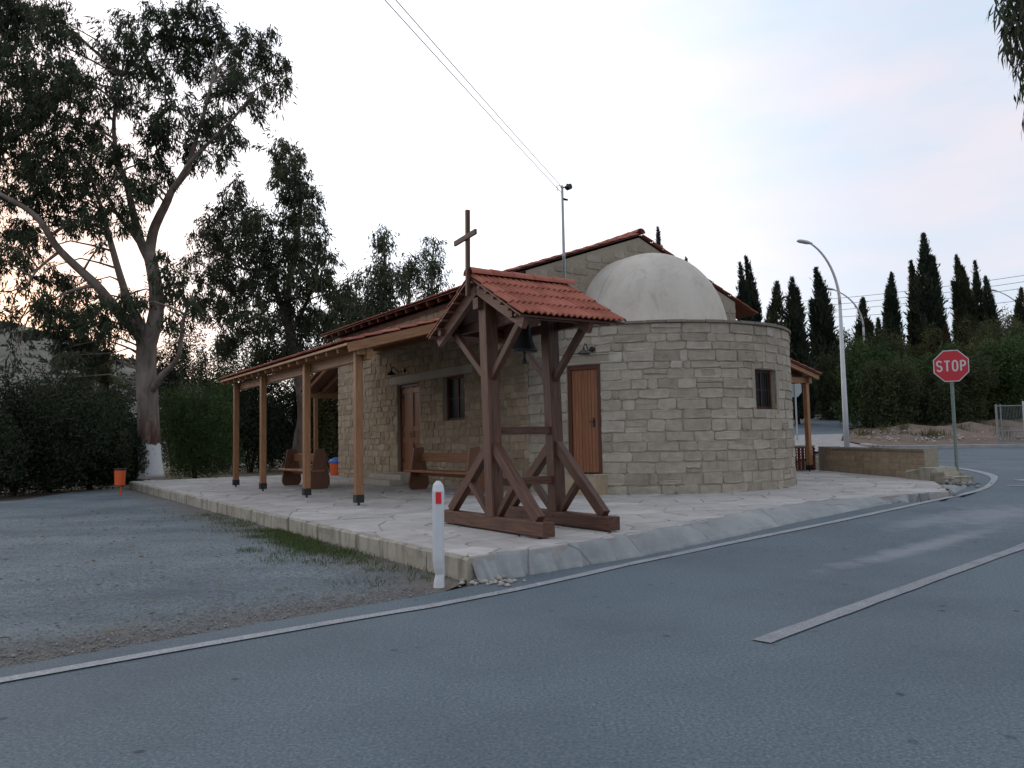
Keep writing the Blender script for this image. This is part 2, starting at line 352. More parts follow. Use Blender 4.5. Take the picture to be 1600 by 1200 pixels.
# ------------------------------------------------------------------ mesh building
BASE = {}
def thing(name, label, cat, base, rotz=0.0, group=None, uvframe=False):
    """Empty at the thing's base. uvframe: base is (u,v,z) in the church's frame"""
    o = bpy.data.objects.new(name, None); COL.objects.link(o); o.empty_display_size = 0.2
    if uvframe: o.location = uvw(*base); o.rotation_euler = (0, 0, YAW)
    else: o.location = base; o.rotation_euler = (0, 0, rotz)
    o['label'] = label; o['category'] = cat
    if group: o['group'] = group
    BASE[o.name] = tuple(base)
    return o
def root_base(p):
    while p is not None:
        if p.name in BASE: return BASE[p.name]
        p = p.parent
    return (0, 0, 0)
def link(name, me, parent=None, kind=None, label=None, cat=None, group=None):
    o = bpy.data.objects.new(name, me); COL.objects.link(o)
    if parent is not None: o.parent = parent
    if kind: o['kind'] = kind
    if label: o['label'] = label
    if cat: o['category'] = cat
    if group: o['group'] = group
    return o
def np_mesh(name, V, F, mat, tint=None, smooth=False):
    """V (n,3), F (m,k) constant k"""
    me = bpy.data.meshes.new(name); V = np.asarray(V, np.float32); F = np.asarray(F, np.int32)
    me.vertices.add(len(V)); me.vertices.foreach_set('co', V.ravel())
    k = F.shape[1]; me.loops.add(F.size); me.loops.foreach_set('vertex_index', F.ravel())
    me.polygons.add(len(F)); me.polygons.foreach_set('loop_start', np.arange(0, F.size, k, dtype=np.int32))
    try: me.polygons.foreach_set('loop_total', np.full(len(F), k, np.int32))
    except Exception: pass
    if smooth: me.polygons.foreach_set('use_smooth', np.ones(len(F), bool))
    if tint is not None:
        a = me.attributes.new('tint', 'FLOAT', 'POINT'); a.data.foreach_set('value', np.asarray(tint, np.float32))
    me.update(calc_edges=True); me.validate(); me.materials.append(MATS[mat]); return me

class MB:
    def __init__(s): s.v = []; s.f = []; s.t = []; s.g = []; s.tint = random.random()
    def add(s, verts, faces, tint=None, grain=None):
        o = len(s.v); s.v += [tuple(p) for p in verts]; t = s.tint if tint is None else tint
        s.t += [t]*len(verts)
        s.g += grain if grain else [None]*len(verts)
        s.f += [tuple(i+o for i in f) for f in faces]
    def box(s, lo, hi, ch=0.0):
        x0, y0, z0 = lo; x1, y1, z1 = hi
        d = (x1-x0, y1-y0, z1-z0); ax = max(range(3), key=lambda i: d[i])
        c = [(a+b)/2 for a, b in zip(lo, hi)]; p0 = list(c); p1 = list(c); p0[ax] = lo[ax]; p1[ax] = hi[ax]
        up = [0, 0, 0]; k = (ax+1) % 3; k2 = (ax+2) % 3; up[k] = 1
        s.beam(p0, p1, d[k2], d[k], up=up, ch=ch)
    def beam(s, p0, p1, w, h, up=(0, 0, 1), ch=0.006, tint=None):
        """bar of width w and height h (h along up) from p0 to p1 with chamfered edges"""
        p0 = Vector(p0); p1 = Vector(p1); d = (p1-p0); ln = d.length; d.normalize(); u = Vector(up)
        if abs(u.dot(d)) > 0.98: u = Vector((1, 0, 0))
        sd = d.cross(u).normalized(); u = sd.cross(d).normalized()
        a, b = w/2, h/2; t = s.tint if tint is None else tint
        if ch > 0:
            ch = min(ch, a*0.6, b*0.6)
            prof = [(-a+ch, -b), (a-ch, -b), (a, -b+ch), (a, b-ch), (a-ch, b), (-a+ch, b), (-a, b-ch), (-a, -b+ch)]
        else: prof = [(-a, -b), (a, -b), (a, b), (-a, b)]
        n = len(prof); V = []; G = []
        per = 0
        for k, q in enumerate((p0, p1)):
            per = 0
            for i, (x, y) in enumerate(prof):
                V.append(q+sd*x+u*y); G.append((k*ln, per)); x2, y2 = prof[(i+1) % n]; per += math.hypot(x2-x, y2-y)
        F = [(i, (i+1) % n, n+(i+1) % n, n+i) for i in range(n)] + [tuple(range(n-1, -1, -1)), tuple(range(n, 2*n))]
        s.add(V, F, t, G)
    def tube(s, pts, rad, n=8, caps=True, tint=None):
        pts = [Vector(p) for p in pts]; m = len(pts)
        if not hasattr(rad, '__len__'): rad = [rad]*m
        V = []; prev = None
        for i in range(m):
            d = (pts[min(i+1, m-1)]-pts[max(i-1, 0)]).normalized()
            if prev is None:
                a = Vector((0, 0, 1)) if abs(d.z) < 0.9 else Vector((1, 0, 0)); x = d.cross(a).normalized()
            else: x = (prev-d*prev.dot(d)).normalized()
            prev = x; y = d.cross(x)
            for k in range(n):
                an = 2*PI*k/n; V.append(pts[i]+(x*math.cos(an)+y*math.sin(an))*rad[i])
        F = [(i*n+k, i*n+(k+1) % n, (i+1)*n+(k+1) % n, (i+1)*n+k) for i in range(m-1) for k in range(n)]
        if caps: F += [tuple(range(n-1, -1, -1)), tuple(range((m-1)*n, m*n))]
        s.add(V, F, tint)
    def lathe(s, c, prof, n=24):
        V = []; m = len(prof)
        for r, z in prof:
            for k in range(n): V.append((c[0]+r*math.cos(2*PI*k/n), c[1]+r*math.sin(2*PI*k/n), c[2]+z))
        F = [(i*n+k, i*n+(k+1) % n, (i+1)*n+(k+1) % n, (i+1)*n+k) for i in range(m-1) for k in range(n)]
        F += [tuple(range(n-1, -1, -1)), tuple(range((m-1)*n, m*n))]
        s.add(V, F)
    def prism(s, poly, origin, ax, ay, an, t0, t1):
        """flat outline (x,y pairs) extruded along an from t0 to t1"""
        O_ = Vector(origin); ax, ay, an = Vector(ax), Vector(ay), Vector(an); n = len(poly)
        V = [O_+ax*x+ay*y+an*t for t in (t0, t1) for x, y in poly]
        F = [(i, (i+1) % n, n+(i+1) % n, n+i) for i in range(n)] + [tuple(range(n-1, -1, -1)), tuple(range(n, 2*n))]
        G = [(y, x) for t in (t0, t1) for x, y in poly]
        s.add(V, F, None, G)
    def mesh(s, name, mat, base=(0, 0, 0), smooth=False):
        me = bpy.data.meshes.new(name)
        me.from_pydata([(a-base[0], b-base[1], c-base[2]) for a, b, c in s.v], [], s.f)
        a = me.attributes.new('tint', 'FLOAT', 'POINT'); a.data.foreach_set('value', np.array(s.t, np.float32))
        if any(g is not None for g in s.g):
            uv = me.uv_layers.new(name='grain'); idx = np.zeros(len(me.loops), np.int32); me.loops.foreach_get('vertex_index', idx)
            g = np.array([(0, 0) if q is None else q for q in s.g], np.float32)[idx]; uv.data.foreach_set('uv', g.ravel())
        if smooth: me.polygons.foreach_set('use_smooth', [True]*len(me.polygons))
        me.materials.append(MATS[mat])
        bm = bmesh.new(); bm.from_mesh(me); bmesh.ops.recalc_face_normals(bm, faces=bm.faces); bm.to_mesh(me); bm.free()
        me.update(); return me
    def build(s, name, mat, parent=None, smooth=False, **kw):
        return link(name, s.mesh(name, mat, root_base(parent), smooth), parent, **kw)
def bar(name, mat, parent, p0, p1, w_, h_, up=(0, 0, 1), ch=0.006, **kw):
    b = MB(); b.beam(p0, p1, w_, h_, up, ch); return b.build(name, mat, parent, **kw)
def boxo(name, mat, parent, lo, hi, ch=0.004, **kw):
    b = MB(); b.box(lo, hi, ch); return b.build(name, mat, parent, **kw)
def top(o, label, cat, group=None):
    o['label'] = label; o['category'] = cat
    if group: o['group'] = group
    return o

# ------------------------------------------------------------------ terrain
def sstep(a, b, x): t = np.clip((x-a)/(b-a), 0, 1); return t*t*(3-2*t)
TERR_UV = [(-0.10, -0.05), (0.9, 0.02), (2.37, 0.28), (4.6, 0.95), (7.0, 1.50), (9.2, 1.42), (10.9, 1.30), (14.1, 3.35), (17.3, 8.5), (17.3, 22.0), (-0.10, 21.85)]
TERR_W = [uvw(u, v)[:2] for u, v in TERR_UV]
def poly_dist(px, py, poly):
    """signed distance (positive outside) for arrays"""
    px = np.asarray(px, float); py = np.asarray(py, float)
    d = np.full(px.shape, 1e9); ins = np.zeros(px.shape, bool); n = len(poly)
    for i in range(n):
        ax, ay = poly[i]; bx, by = poly[(i+1) % n]; ex, ey = bx-ax, by-ay
        t = np.clip(((px-ax)*ex+(py-ay)*ey)/(ex*ex+ey*ey), 0, 1)
        d = np.minimum(d, np.hypot(px-ax-t*ex, py-ay-t*ey))
        c = ((ay > py) != (by > py)) & (px < (bx-ax)*(py-ay)/((by-ay) if by != ay else 1e-9)+ax)
        ins ^= c
    return np.where(ins, -d, d)
RY = [-50, 9, 18, 25, 30, 36, 60, 120, 300, 800]; RZ = [0, 0, .25, .40, .66, 1.25, 3.1, 6, 12, 14]
def hgt(x, y):
    x = np.asarray(x, float); y = np.asarray(y, float)
    r = np.interp(y, RY, RZ)*sstep(-3, 3, x)
    d = poly_dist(x, y, TERR_W)
    return r*sstep(-0.1, 0.22, d)
def h1(x, y): return float(hgt(np.array([x]), np.array([y]))[0])
def on_ground(px, py):
    d = fwd+rtv*((px-800)/FPX)-upv*((py-600)/FPX); ts = np.arange(3, 70, .02)
    z = CAMZ+ts*d.z-hgt(ts*d.x, ts*d.y); i = int(np.argmax(z < 0)); return Vector((0, 0, CAMZ))+d*float(ts[i])
def in_poly(x, y, poly): return poly_dist(np.array([x]), np.array([y]), poly)[0] < 0

def sheet(name, poly, mat, off, step, kind='structure', dirt=None):
    """polygon laid over the terrain, triangulated with inner points"""
    pts = []
    n = len(poly)
    for i in range(n):
        a = Vector(poly[i]); b = Vector(poly[(i+1) % n]); k = max(1, int((b-a).length/step))
        for j in range(k): pts.append(a.lerp(b, j/k))
    nb = len(pts); edges = [(i, (i+1) % nb) for i in range(nb)]
    xs = [p[0] for p in poly]; ys = [p[1] for p in poly]
    gx, gy = np.meshgrid(np.arange(min(xs), max(xs), step), np.arange(min(ys), max(ys), step))
    gx = gx.ravel(); gy = gy.ravel(); d = poly_dist(gx, gy, poly); k = d < -step*0.4
    pts += [Vector((a, b)) for a, b in zip(gx[k], gy[k])]
    out = delaunay_2d_cdt([Vector((p[0], p[1])) for p in pts], edges, [], 1, 1e-5)
    V = np.array([(p[0], p[1]) for p in out[0]]); Z = hgt(V[:, 0], V[:, 1])+off
    me = bpy.data.meshes.new(name); me.from_pydata(np.column_stack([V, Z]).tolist(), [], [tuple(f) for f in out[2]])
    me.materials.append(MATS[mat])
    if dirt is not None:
        a = me.attributes.new('dirt', 'FLOAT', 'POINT'); a.data.foreach_set('value', dirt(V[:, 0], V[:, 1]).astype(np.float32))
    bm = bmesh.new(); bm.from_mesh(me); bmesh.ops.recalc_face_normals(bm, faces=bm.faces)
    if bm.faces and sum(f.normal.z for f in bm.faces) < 0: bmesh.ops.reverse_faces(bm, faces=bm.faces)
    bm.to_mesh(me); bm.free()
    return link(name, me, None, kind)

# ground sheet to the horizon
def axis(): 
    a = np.concatenate([np.arange(-48, 60, 1.0), [62, 66, 72, 80, 95, 120, 160, 220, 320, 500, 800, 1500]])
    b = -np.array([50, 54, 60, 70, 85, 110, 150, 220, 320, 500, 800, 1500])[::-1]
    return np.concatenate([b, a])
ax_ = axis(); gx, gy = np.meshgrid(ax_, ax_); nx = len(ax_)
gz = hgt(gx, gy)-0.05+0.02*np.sin(gx*1.7)*np.cos(gy*1.3)
idx = np.arange(nx*nx).reshape(nx, nx)
F = np.column_stack([idx[:-1, :-1].ravel(), idx[:-1, 1:].ravel(), idx[1:, 1:].ravel(), idx[1:, :-1].ravel()])
link('ground', np_mesh('ground', np.column_stack([gx.ravel(), gy.ravel(), gz.ravel()]), F, 'dirt_ground', smooth=True), None, 'structure')

# hillside far to the left
hx, hy = np.meshgrid(np.linspace(-330, 40, 75), np.linspace(85, 330, 60))
ang = hx/hy
prof = 46*sstep(85, 270, hy)*np.exp(-((ang+0.75)/0.42)**2)
terr = prof/2.2; prof = 2.2*(np.floor(terr)+sstep(0.55, 1.0, terr-np.floor(terr)))
hz = prof+1.2*np.sin(hx*0.07)*np.cos(hy*0.05)*(prof > 1)-0.6
n1_, n2_ = hx.shape; idx = np.arange(n1_*n2_).reshape(n1_, n2_)
F = np.column_stack([idx[:-1, :-1].ravel(), idx[:-1, 1:].ravel(), idx[1:, 1:].ravel(), idx[1:, :-1].ravel()])
link('hillside', np_mesh('hillside', np.column_stack([hx.ravel(), hy.ravel(), hz.ravel()]), F, 'hill_soil', smooth=True), None, 'structure')
def hill_z(x, y):
    p = 46*sstep(85, 270, y)*math.exp(-((x/y+0.75)/0.42)**2); t = p/2.2
    return 2.2*(math.floor(t)+float(sstep(0.55, 1.0, t-math.floor(t))))-0.6

# road asphalt: edge follows the white line, a hand's breadth outside it
EDGE = [(-33, -20.5), (-3.13, 4.93), (-1.93, 5.98), (-0.65, 7.09), (-0.22, 7.56), (0.63, 8.30), (1.36, 8.92), (2.81, 10.28), (4.11, 11.55), (6.6, 13.80), (8.3, 15.1), (9.6, 16.7), (10.5, 18.4), (11.0, 20.2), (11.2, 22.4), (11.0, 24.0), (10.8, 25.5), (11.4, 29.6), (14.2, 30.5), (60, 30.0), (60, 15), (13, 11.2), (3.2, 2.4), (-24, -22)]
road = sheet('road', EDGE, 'asphalt', 0.0, 0.55)
# gravel lot
LOT = [(-33, -20.7), (-3.2, 4.86), (-1.95, 5.93), (-0.67, 7.05), (-0.46, 7.62)] + [uvw(-0.12, v)[:2] for v in (3, 8, 14, 21.8)] + [(-12.9, 26.6), (-13.6, 24.5), (-13.0, 21.0), (-14.5, 19.2), (-22, 17.0), (-40, 14.5), (-45, 0)]
EW = [(-33, -20.7), (-3.2, 4.86), (-0.67, 7.05), (0.5, 8.0)]
def dirt_mask(x, y):
    d = np.full(x.shape, 1e9)
    for (ax, ay), (bx, by) in zip(EW[:-1], EW[1:]):
        ex, ey = bx-ax, by-ay; t = np.clip(((x-ax)*ex+(y-ay)*ey)/(ex*ex+ey*ey), 0, 1); d = np.minimum(d, np.hypot(x-ax-t*ex, y-ay-t*ey))
    a = 1-sstep(0.15, 0.95, d)
    u = (x-OX)*PU[0]+(y-OY)*PU[1]; v = (x-OX)*LV[0]+(y-OY)*LV[1]
    b = (1-sstep(0.0, 1.1, np.abs(u+0.1)))*sstep(-1, 0, v)*0.9
    return np.maximum(a*0.85, b)
sheet('gravel_lot', LOT, 'gravel', -0.006, 0.45, dirt=dirt_mask)

# painted lines
def smooth_poly(P, n=6):
    P = [Vector(p) for p in P]; out = []
    for i in range(len(P)-1):
        p0, p1, p2, p3 = P[max(i-1, 0)], P[i], P[i+1], P[min(i+2, len(P)-1)]
        for k in range(n):
            t = k/n; out.append(0.5*((2*p1)+(-p0+p2)*t+(2*p0-5*p1+4*p2-p3)*t*t+(-p0+3*p1-3*p2+p3)*t**3))
    return out+[P[-1]]
def stripe(name, pts, width, off=0.009, n=6, mat='line_paint'):
    P = smooth_poly([(p[0], p[1]) for p in pts], n); V = []; 
    for i, p in enumerate(P):
        d = (P[min(i+1, len(P)-1)]-P[max(i-1, 0)]).normalized(); q = Vector((-d.y, d.x))
        ww = width if not callable(width) else width(i/(len(P)-1))
        jit = [random.uniform(-.006, .006) for _ in range(2)]
        for s_, j in ((-1, jit[0]), (1, jit[1])):
            r = p+q*(s_*ww/2+j); V.append((r.x, r.y, h1(r.x, r.y)+off))
    F = [(2*i, 2*i+2, 2*i+3, 2*i+1) for i in range(len(P)-1)]
    return link(name, np_mesh(name, V, F, mat), None, 'structure')
stripe('edge_line', [(-30, -18.3), (-16, -6.3), (-2.96, 4.64), (-0.33, 6.80), (1.76, 8.98), (4.51, 11.39), (7.11, 13.72), (8.95, 15.42), (10.24, 17.1), (11.15, 18.6), (11.75, 20.2), (12.1, 22.0), (12.1, 23.6)], lambda t: 0.115+0.10*float(sstep(0.68, 0.80, t))*(1-float(sstep(0.86, 0.95, t))), n=10)
stripe('centre_line', [(1.56, 5.18), (3.6, 7.10), (5.85, 9.20), (7.2, 10.45)], 0.125, n=14, mat='line_worn')
a_ = on_ground(1450, 719.5); b_ = on_ground(1600, 722)
stripe('junction_line', [(a_.x-3.0, a_.y-(b_.y-a_.y)*3/(b_.x-a_.x)), (a_.x, a_.y), (b_.x, b_.y), (b_.x*2-a_.x, b_.y*2-a_.y)], 0.16)
a_ = on_ground(1572, 759); b_ = on_ground(1620, 759)
stripe('stop_mark', [(a_.x, a_.y), (b_.x, b_.y), (b_.x+2.5, b_.y-.1)], 0.16)
a_ = on_ground(1592, 750); b_ = on_ground(1625, 751)
stripe('arrow_mark', [(a_.x, a_.y), (b_.x, b_.y), (b_.x+2, b_.y)], 0.4)

# kerb strip and soil bank across the side street
kb = MB()
kp = [(13.9, 31.6), (14.3, 30.75), (16.6, 30.5), (26, 30.15), (40, 30.0), (60, 30.0)]
P = smooth_poly(kp, 8)
for a, b in zip(P[:-1], P[1:]):
    kb.beam((a.x, a.y, h1(a.x, a.y)+0.02), (b.x, b.y, h1(b.x, b.y)+0.02), 0.35, 0.2, ch=0.02)
kb.build('street_kerb', 'kerb', None, kind='structure')
BANK = [(14.0, 33.4), (14.2, 31.4), (16.8, 30.75), (26, 30.4), (60, 30.25), (60, 44), (30, 46), (22, 44), (17.2, 40)]
bk = sheet('dirt_bank', BANK, 'bank_soil', 0.02, 0.7)
bv = bk.data; rr = np.zeros(len(bv.vertices)*3); bv.vertices.foreach_get('co', rr); rr = rr.reshape(-1, 3)
dd = -poly_dist(rr[:, 0], rr[:, 1], BANK)
rr[:, 2] += sstep(0, 3.5, dd)*(0.25+0.16*np.sin(rr[:, 0]*1.3)*np.cos(rr[:, 1]*1.9)+0.1*np.sin(rr[:, 0]*2.7+1)); bv.vertices.foreach_set('co', rr.ravel()); bv.update()
# pale footway beyond the low wall, left of the bank
sheet('footway', [(10.0, 26.9), (11.3, 29.8), (13.9, 30.9), (13.8, 33.5), (15.2, 36.6), (10, 36.0), (4.0, 35.4), (4.6, 33.0), (9.2, 26.0)], 'kerb', 0.03, 0.9)
sheet('side_street', [(0, 36.6), (4, 35.5), (10, 36.1), (15.2, 36.7), (16.9, 40.2), (21.8, 44.2), (26, 47), (26, 60), (14, 54.5), (0, 52)], 'asphalt', 0.02, 0.9)
sheet('far_footway', [(0, 52.1), (14, 54.6), (26, 60.1), (26, 62.5), (14, 57), (0, 54.5)], 'kerb', 0.08, 0.9)

# ------------------------------------------------------------------ terrace: slab, flagstones, edge stones, concrete apron
def clip_half(poly, px, py, nx_, ny_):
    out = []; n = len(poly)
    for i in range(n):
        a = poly[i]; b = poly[(i+1) % n]; da = (a[0]-px)*nx_+(a[1]-py)*ny_; db = (b[0]-px)*nx_+(b[1]-py)*ny_
        if da <= 0: out.append(a)
        if (da < 0 < db) or (db < 0 < da):
            t = da/(da-db); out.append((a[0]+t*(b[0]-a[0]), a[1]+t*(b[1]-a[1])))
    return out
def shrink(poly, d):
    """inset a convex polygon"""
    out = list(poly); n = len(poly); ar = sum(poly[i][0]*poly[(i+1) % n][1]-poly[(i+1) % n][0]*poly[i][1] for i in range(n))
    if abs(ar) < 1e-6: return []
    sg = 1 if ar > 0 else -1
    for i in range(n):
        a = poly[i]; b = poly[(i+1) % n]; ex, ey = b[0]-a[0], b[1]-a[1]; ln = math.hypot(ex, ey)
        if ln < 1e-6: continue
        nx_, ny_ = sg*ey/ln, -sg*ex/ln
        out = clip_half(out, a[0]-nx_*d, a[1]-ny_*d, nx_, ny_)
        if len(out) < 3: return []
    return out
terrace = MB()
terrace.prism(TERR_UV, (0, 0, 0), (1, 0, 0), (0, 1, 0), (0, 0, 1), -0.3, ZP-0.014)
tbase = (0, 0, 0)
me = terrace.mesh('paved_terrace', 'flag_joint'); terr_o = link('paved_terrace', me, None, 'structure'); terr_o.location = uvw(0, 0, 0); terr_o.rotation_euler = (0, 0, YAW)
BASE[terr_o.name] = (0, 0, 0)
CH_U0, CH_U1, CH_V0, CH_V1 = 5.65, 12.25, 7.3, 18.4
AC, AR = (8.95, 7.3), 3.3
def in_church(u, v, m=0.0):
    return (CH_U0+m < u < CH_U1-m and CH_V0 <= v < CH_V1-m) or (math.hypot(u-AC[0], v-AC[1]) < AR-m and v < CH_V0+.01)
pts = []; sp = 0.60
rr_ = random.Random(3)
for i in range(int(18/sp)+2):
    for j in range(int(23/sp)+2):
        u = -0.3+i*sp*rr_.uniform(.995, 1.005)+rr_.uniform(-.30, .30)+(0.3 if j % 2 else 0); v = -0.2+j*sp+rr_.uniform(-.30, .30)
        if -0.6 < u < 17.8 and -0.6 < v < 22.4: pts.append((u, v))
pa = np.array(pts)
def edge_in(poly, lim):     # keep cells inside the terrace: clip by its (locally convex) border
    for k in range(len(TERR_UV)):
        a = TERR_UV[k]; b = TERR_UV[(k+1) % len(TERR_UV)]
        cx = sum(p[0] for p in poly)/len(poly); cy = sum(p[1] for p in poly)/len(poly)
        ex, ey = b[0]-a[0], b[1]-a[1]; ln = math.hypot(ex, ey); t = ((cx-a[0])*ex+(cy-a[1])*ey)/ln
        if -0.8 < t < ln+0.8 and abs((cx-a[0])*ey-(cy-a[1])*ex)/ln < 1.2:
            poly = clip_half(poly, a[0], a[1], ey/ln, -ex/ln)
            if len(poly) < 3: return []
    return poly
cells = []
for i, p in enumerate(pts):
    if in_church(p[0], p[1], 0.35): continue
    d2 = np.sum((pa-np.array(p))**2, axis=1); near = np.argsort(d2)[1:22]
    poly = [(p[0]-1.2, p[1]-1.2), (p[0]+1.2, p[1]-1.2), (p[0]+1.2, p[1]+1.2), (p[0]-1.2, p[1]+1.2)]
    for k in near:
        q = pts[k]; nx_, ny_ = q[0]-p[0], q[1]-p[1]
        poly = clip_half(poly, (p[0]+q[0])/2, (p[1]+q[1])/2, nx_, ny_)
        if len(poly) < 3: break
    if len(poly) < 3: continue
    poly = edge_in(poly, 0)
    if len(poly) < 3: continue
    poly = shrink(poly, rr_.uniform(0.001, 0.006))
    if len(poly) < 3: continue
    ar = abs(sum(poly[k][0]*poly[(k+1) % len(poly)][1]-poly[(k+1) % len(poly)][0]*poly[k][1] for k in range(len(poly))))/2
    if ar < 0.02: continue
    q_ = np.array(poly); 
    if poly_dist(q_[:, 0], q_[:, 1], TERR_UV).max() > 0.06: continue
    cells.append((p, poly))
def cell_mesh(mb, poly, z, tint, tilt):
    n = len(poly); inn = shrink(poly, 0.014)
    cx = sum(q[0] for q in poly)/n; cy = sum(q[1] for q in poly)/n
    # wobbly outline
    out = []
    for k in range(n):
        a = poly[k]; b = poly[(k+1) % n]; m_ = max(1, int(math.hypot(b[0]-a[0], b[1]-a[1])/0.16))
        for j in range(m_):
            t = j/m_; w_ = rr_.uniform(0.0, 0.013) if j else rr_.uniform(0.006, 0.026)
            x = a[0]+(b[0]-a[0])*t; y = a[1]+(b[1]-a[1])*t; l = math.hypot(cx-x, cy-y)+1e-6
            out.append((x+(cx-x)/l*w_, y+(cy-y)/l*w_))
    n = len(out); V = []; zz = lambda x, y: z+tilt[0]*(x-cx)+tilt[1]*(y-cy)
    for x, y in out: V.append((x, y, ZP-0.03))
    for x, y in out: V.append((x, y, zz(x, y)-0.006))
    for x, y in out:
        l = math.hypot(cx-x, cy-y)+1e-6; x2 = x+(cx-x)/l*0.014; y2 = y+(cy-y)/l*0.014; V.append((x2, y2, zz(x2, y2)))
    F = [(r*n+k, r*n+(k+1) % n, (r+1)*n+(k+1) % n, (r+1)*n+k) for r in (0, 1) for k in range(n)]+[tuple(range(2*n, 3*n))]
    mb.add(V, F, tint)
cu, cv = to_uv(0, 0)
cells.sort(key=lambda c: math.hypot(c[0][0]-cu, c[0][1]-cv))
rest = MB()
for k, (p, poly) in enumerate(cells):
    t = min(1, max(0, rr_.gauss(0.5, 0.22))); t = 1.0 if rr_.random() < 0.05 else t
    args = (poly, ZP+rr_.uniform(-0.004, 0.005), t, (rr_.uniform(-.006, .006), rr_.uniform(-.006, .006)))
    if k < 290:
        mb = MB(); cell_mesh(mb, *args); mb.build('flagstone', 'flag', terr_o)
    else: cell_mesh(rest, *args)
rest.build('flagstones', 'flag', terr_o, kind='stuff')
v = -0.06
while v < 21.8:
    ln = rr_.uniform(0.38, 0.85); v1 = min(v+ln, 21.84); mb = MB(); mb.tint = rr_.random()
    hh = ZP-0.016+rr_.uniform(-.006, .006); t = rr_.uniform(0.02, 0.05)
    n = 5; V = []; 
    for r, (du, z) in enumerate(((0.02, -0.06), (-t, -0.06), (-t-rr_.uniform(-.01, .012), hh*0.55), (-t, hh-0.02), (-t+0.022, hh), (0.03, hh))):
        for i in range(n):
            f = i/(n-1); V.append((-0.1+du+rr_.uniform(-.006, .006)*(r > 0), v+0.004+(v1-v-0.008)*f, z+rr_.uniform(-.007, .004)*(r > 1)))
    F = [(r*n+i, r*n+i+1, (r+1)*n+i+1, (r+1)*n+i) for r in range(5) for i in range(n-1)]
    F += [tuple(r*n for r in range(6)), tuple(r*n+n-1 for r in range(5, -1, -1))]
    mb.add(V, F); mb.build('edge_stone', 'edge_stone', terr_o); v = v1
# concrete haunch between terrace edge and asphalt
edge_top = smooth_poly(TERR_UV[:7]+[(12.6, 2.35)], 10); n = len(edge_top)
ET = [Vector(uvw(p.x, p.y)[:2]) for p in edge_top]
def near_on(poly, p):
    best = None
    for a, b in zip(poly[:-1], poly[1:]):
        a = Vector(a); b = Vector(b); e = b-a; t = max(0, min(1, (p-a).dot(e)/e.length_squared)); q = a+e*t
        if best is None or (q-p).length < (best-p).length: best = q
    return best
EDG = [Vector(e) for e in EDGE[3:14]]
rows = 15; V = []; gridn = 360
from mathutils import noise as mnoise
for i in range(gridn):
    f = i/(gridn-1)*(n-1); k = min(int(f), n-2); a = ET[k].lerp(ET[k+1], f-k); ii = i*150/gridn
    b = near_on(EDG, a)
    if ii < 4: b = a.lerp(b, 0.75+0.08*ii)
    b = b+(a-b).normalized()*(0.03*math.sin(ii*0.9)+0.02*math.sin(ii*2.3)+0.02+.03*mnoise.noise(Vector((i*.23, 3.1, 0))))
    hin = (ET[min(k+1, n-1)]-ET[k]); hin = Vector((-hin.y, hin.x)).normalized()
    a = a+hin*(0.05+0.05*math.sin(ii*.37)+0.03*math.sin(ii*1.1)+.03*mnoise.noise(Vector((i*.11, 7.7, 0))))
    zb = h1(b.x, b.y)-0.03
    for r in range(rows):
        t = r/(rows-1); p = a.lerp(b, t)
        z = (ZP+0.006)*(1-t**1.6)+zb*t**1.6
        if r == rows-2: z = zb+0.05+0.012*math.sin(ii*1.7)
        if r == 0: z = ZP-0.02
        elif r == 1: z = ZP+0.005+0.004*math.sin(ii*.8); p = a.lerp(b, 0.02)
        elif r < rows-1:
            q3 = Vector((p.x, p.y, 0)); z += .030*mnoise.noise(q3*1.7)*min(1, (r-1)/4)+.016*mnoise.noise(q3*5.3)+.008*mnoise.noise(q3*13.0)
            z = max(z, zb+.012)
        V.append((p.x, p.y, z))
F = [(i*rows+r, (i+1)*rows+r, (i+1)*rows+r+1, i*rows+r+1) for i in range(gridn-1) for r in range(rows-1)]
me = np_mesh('concrete_apron', V, F, 'concrete', smooth=True); link('concrete_apron', me, None, 'structure')

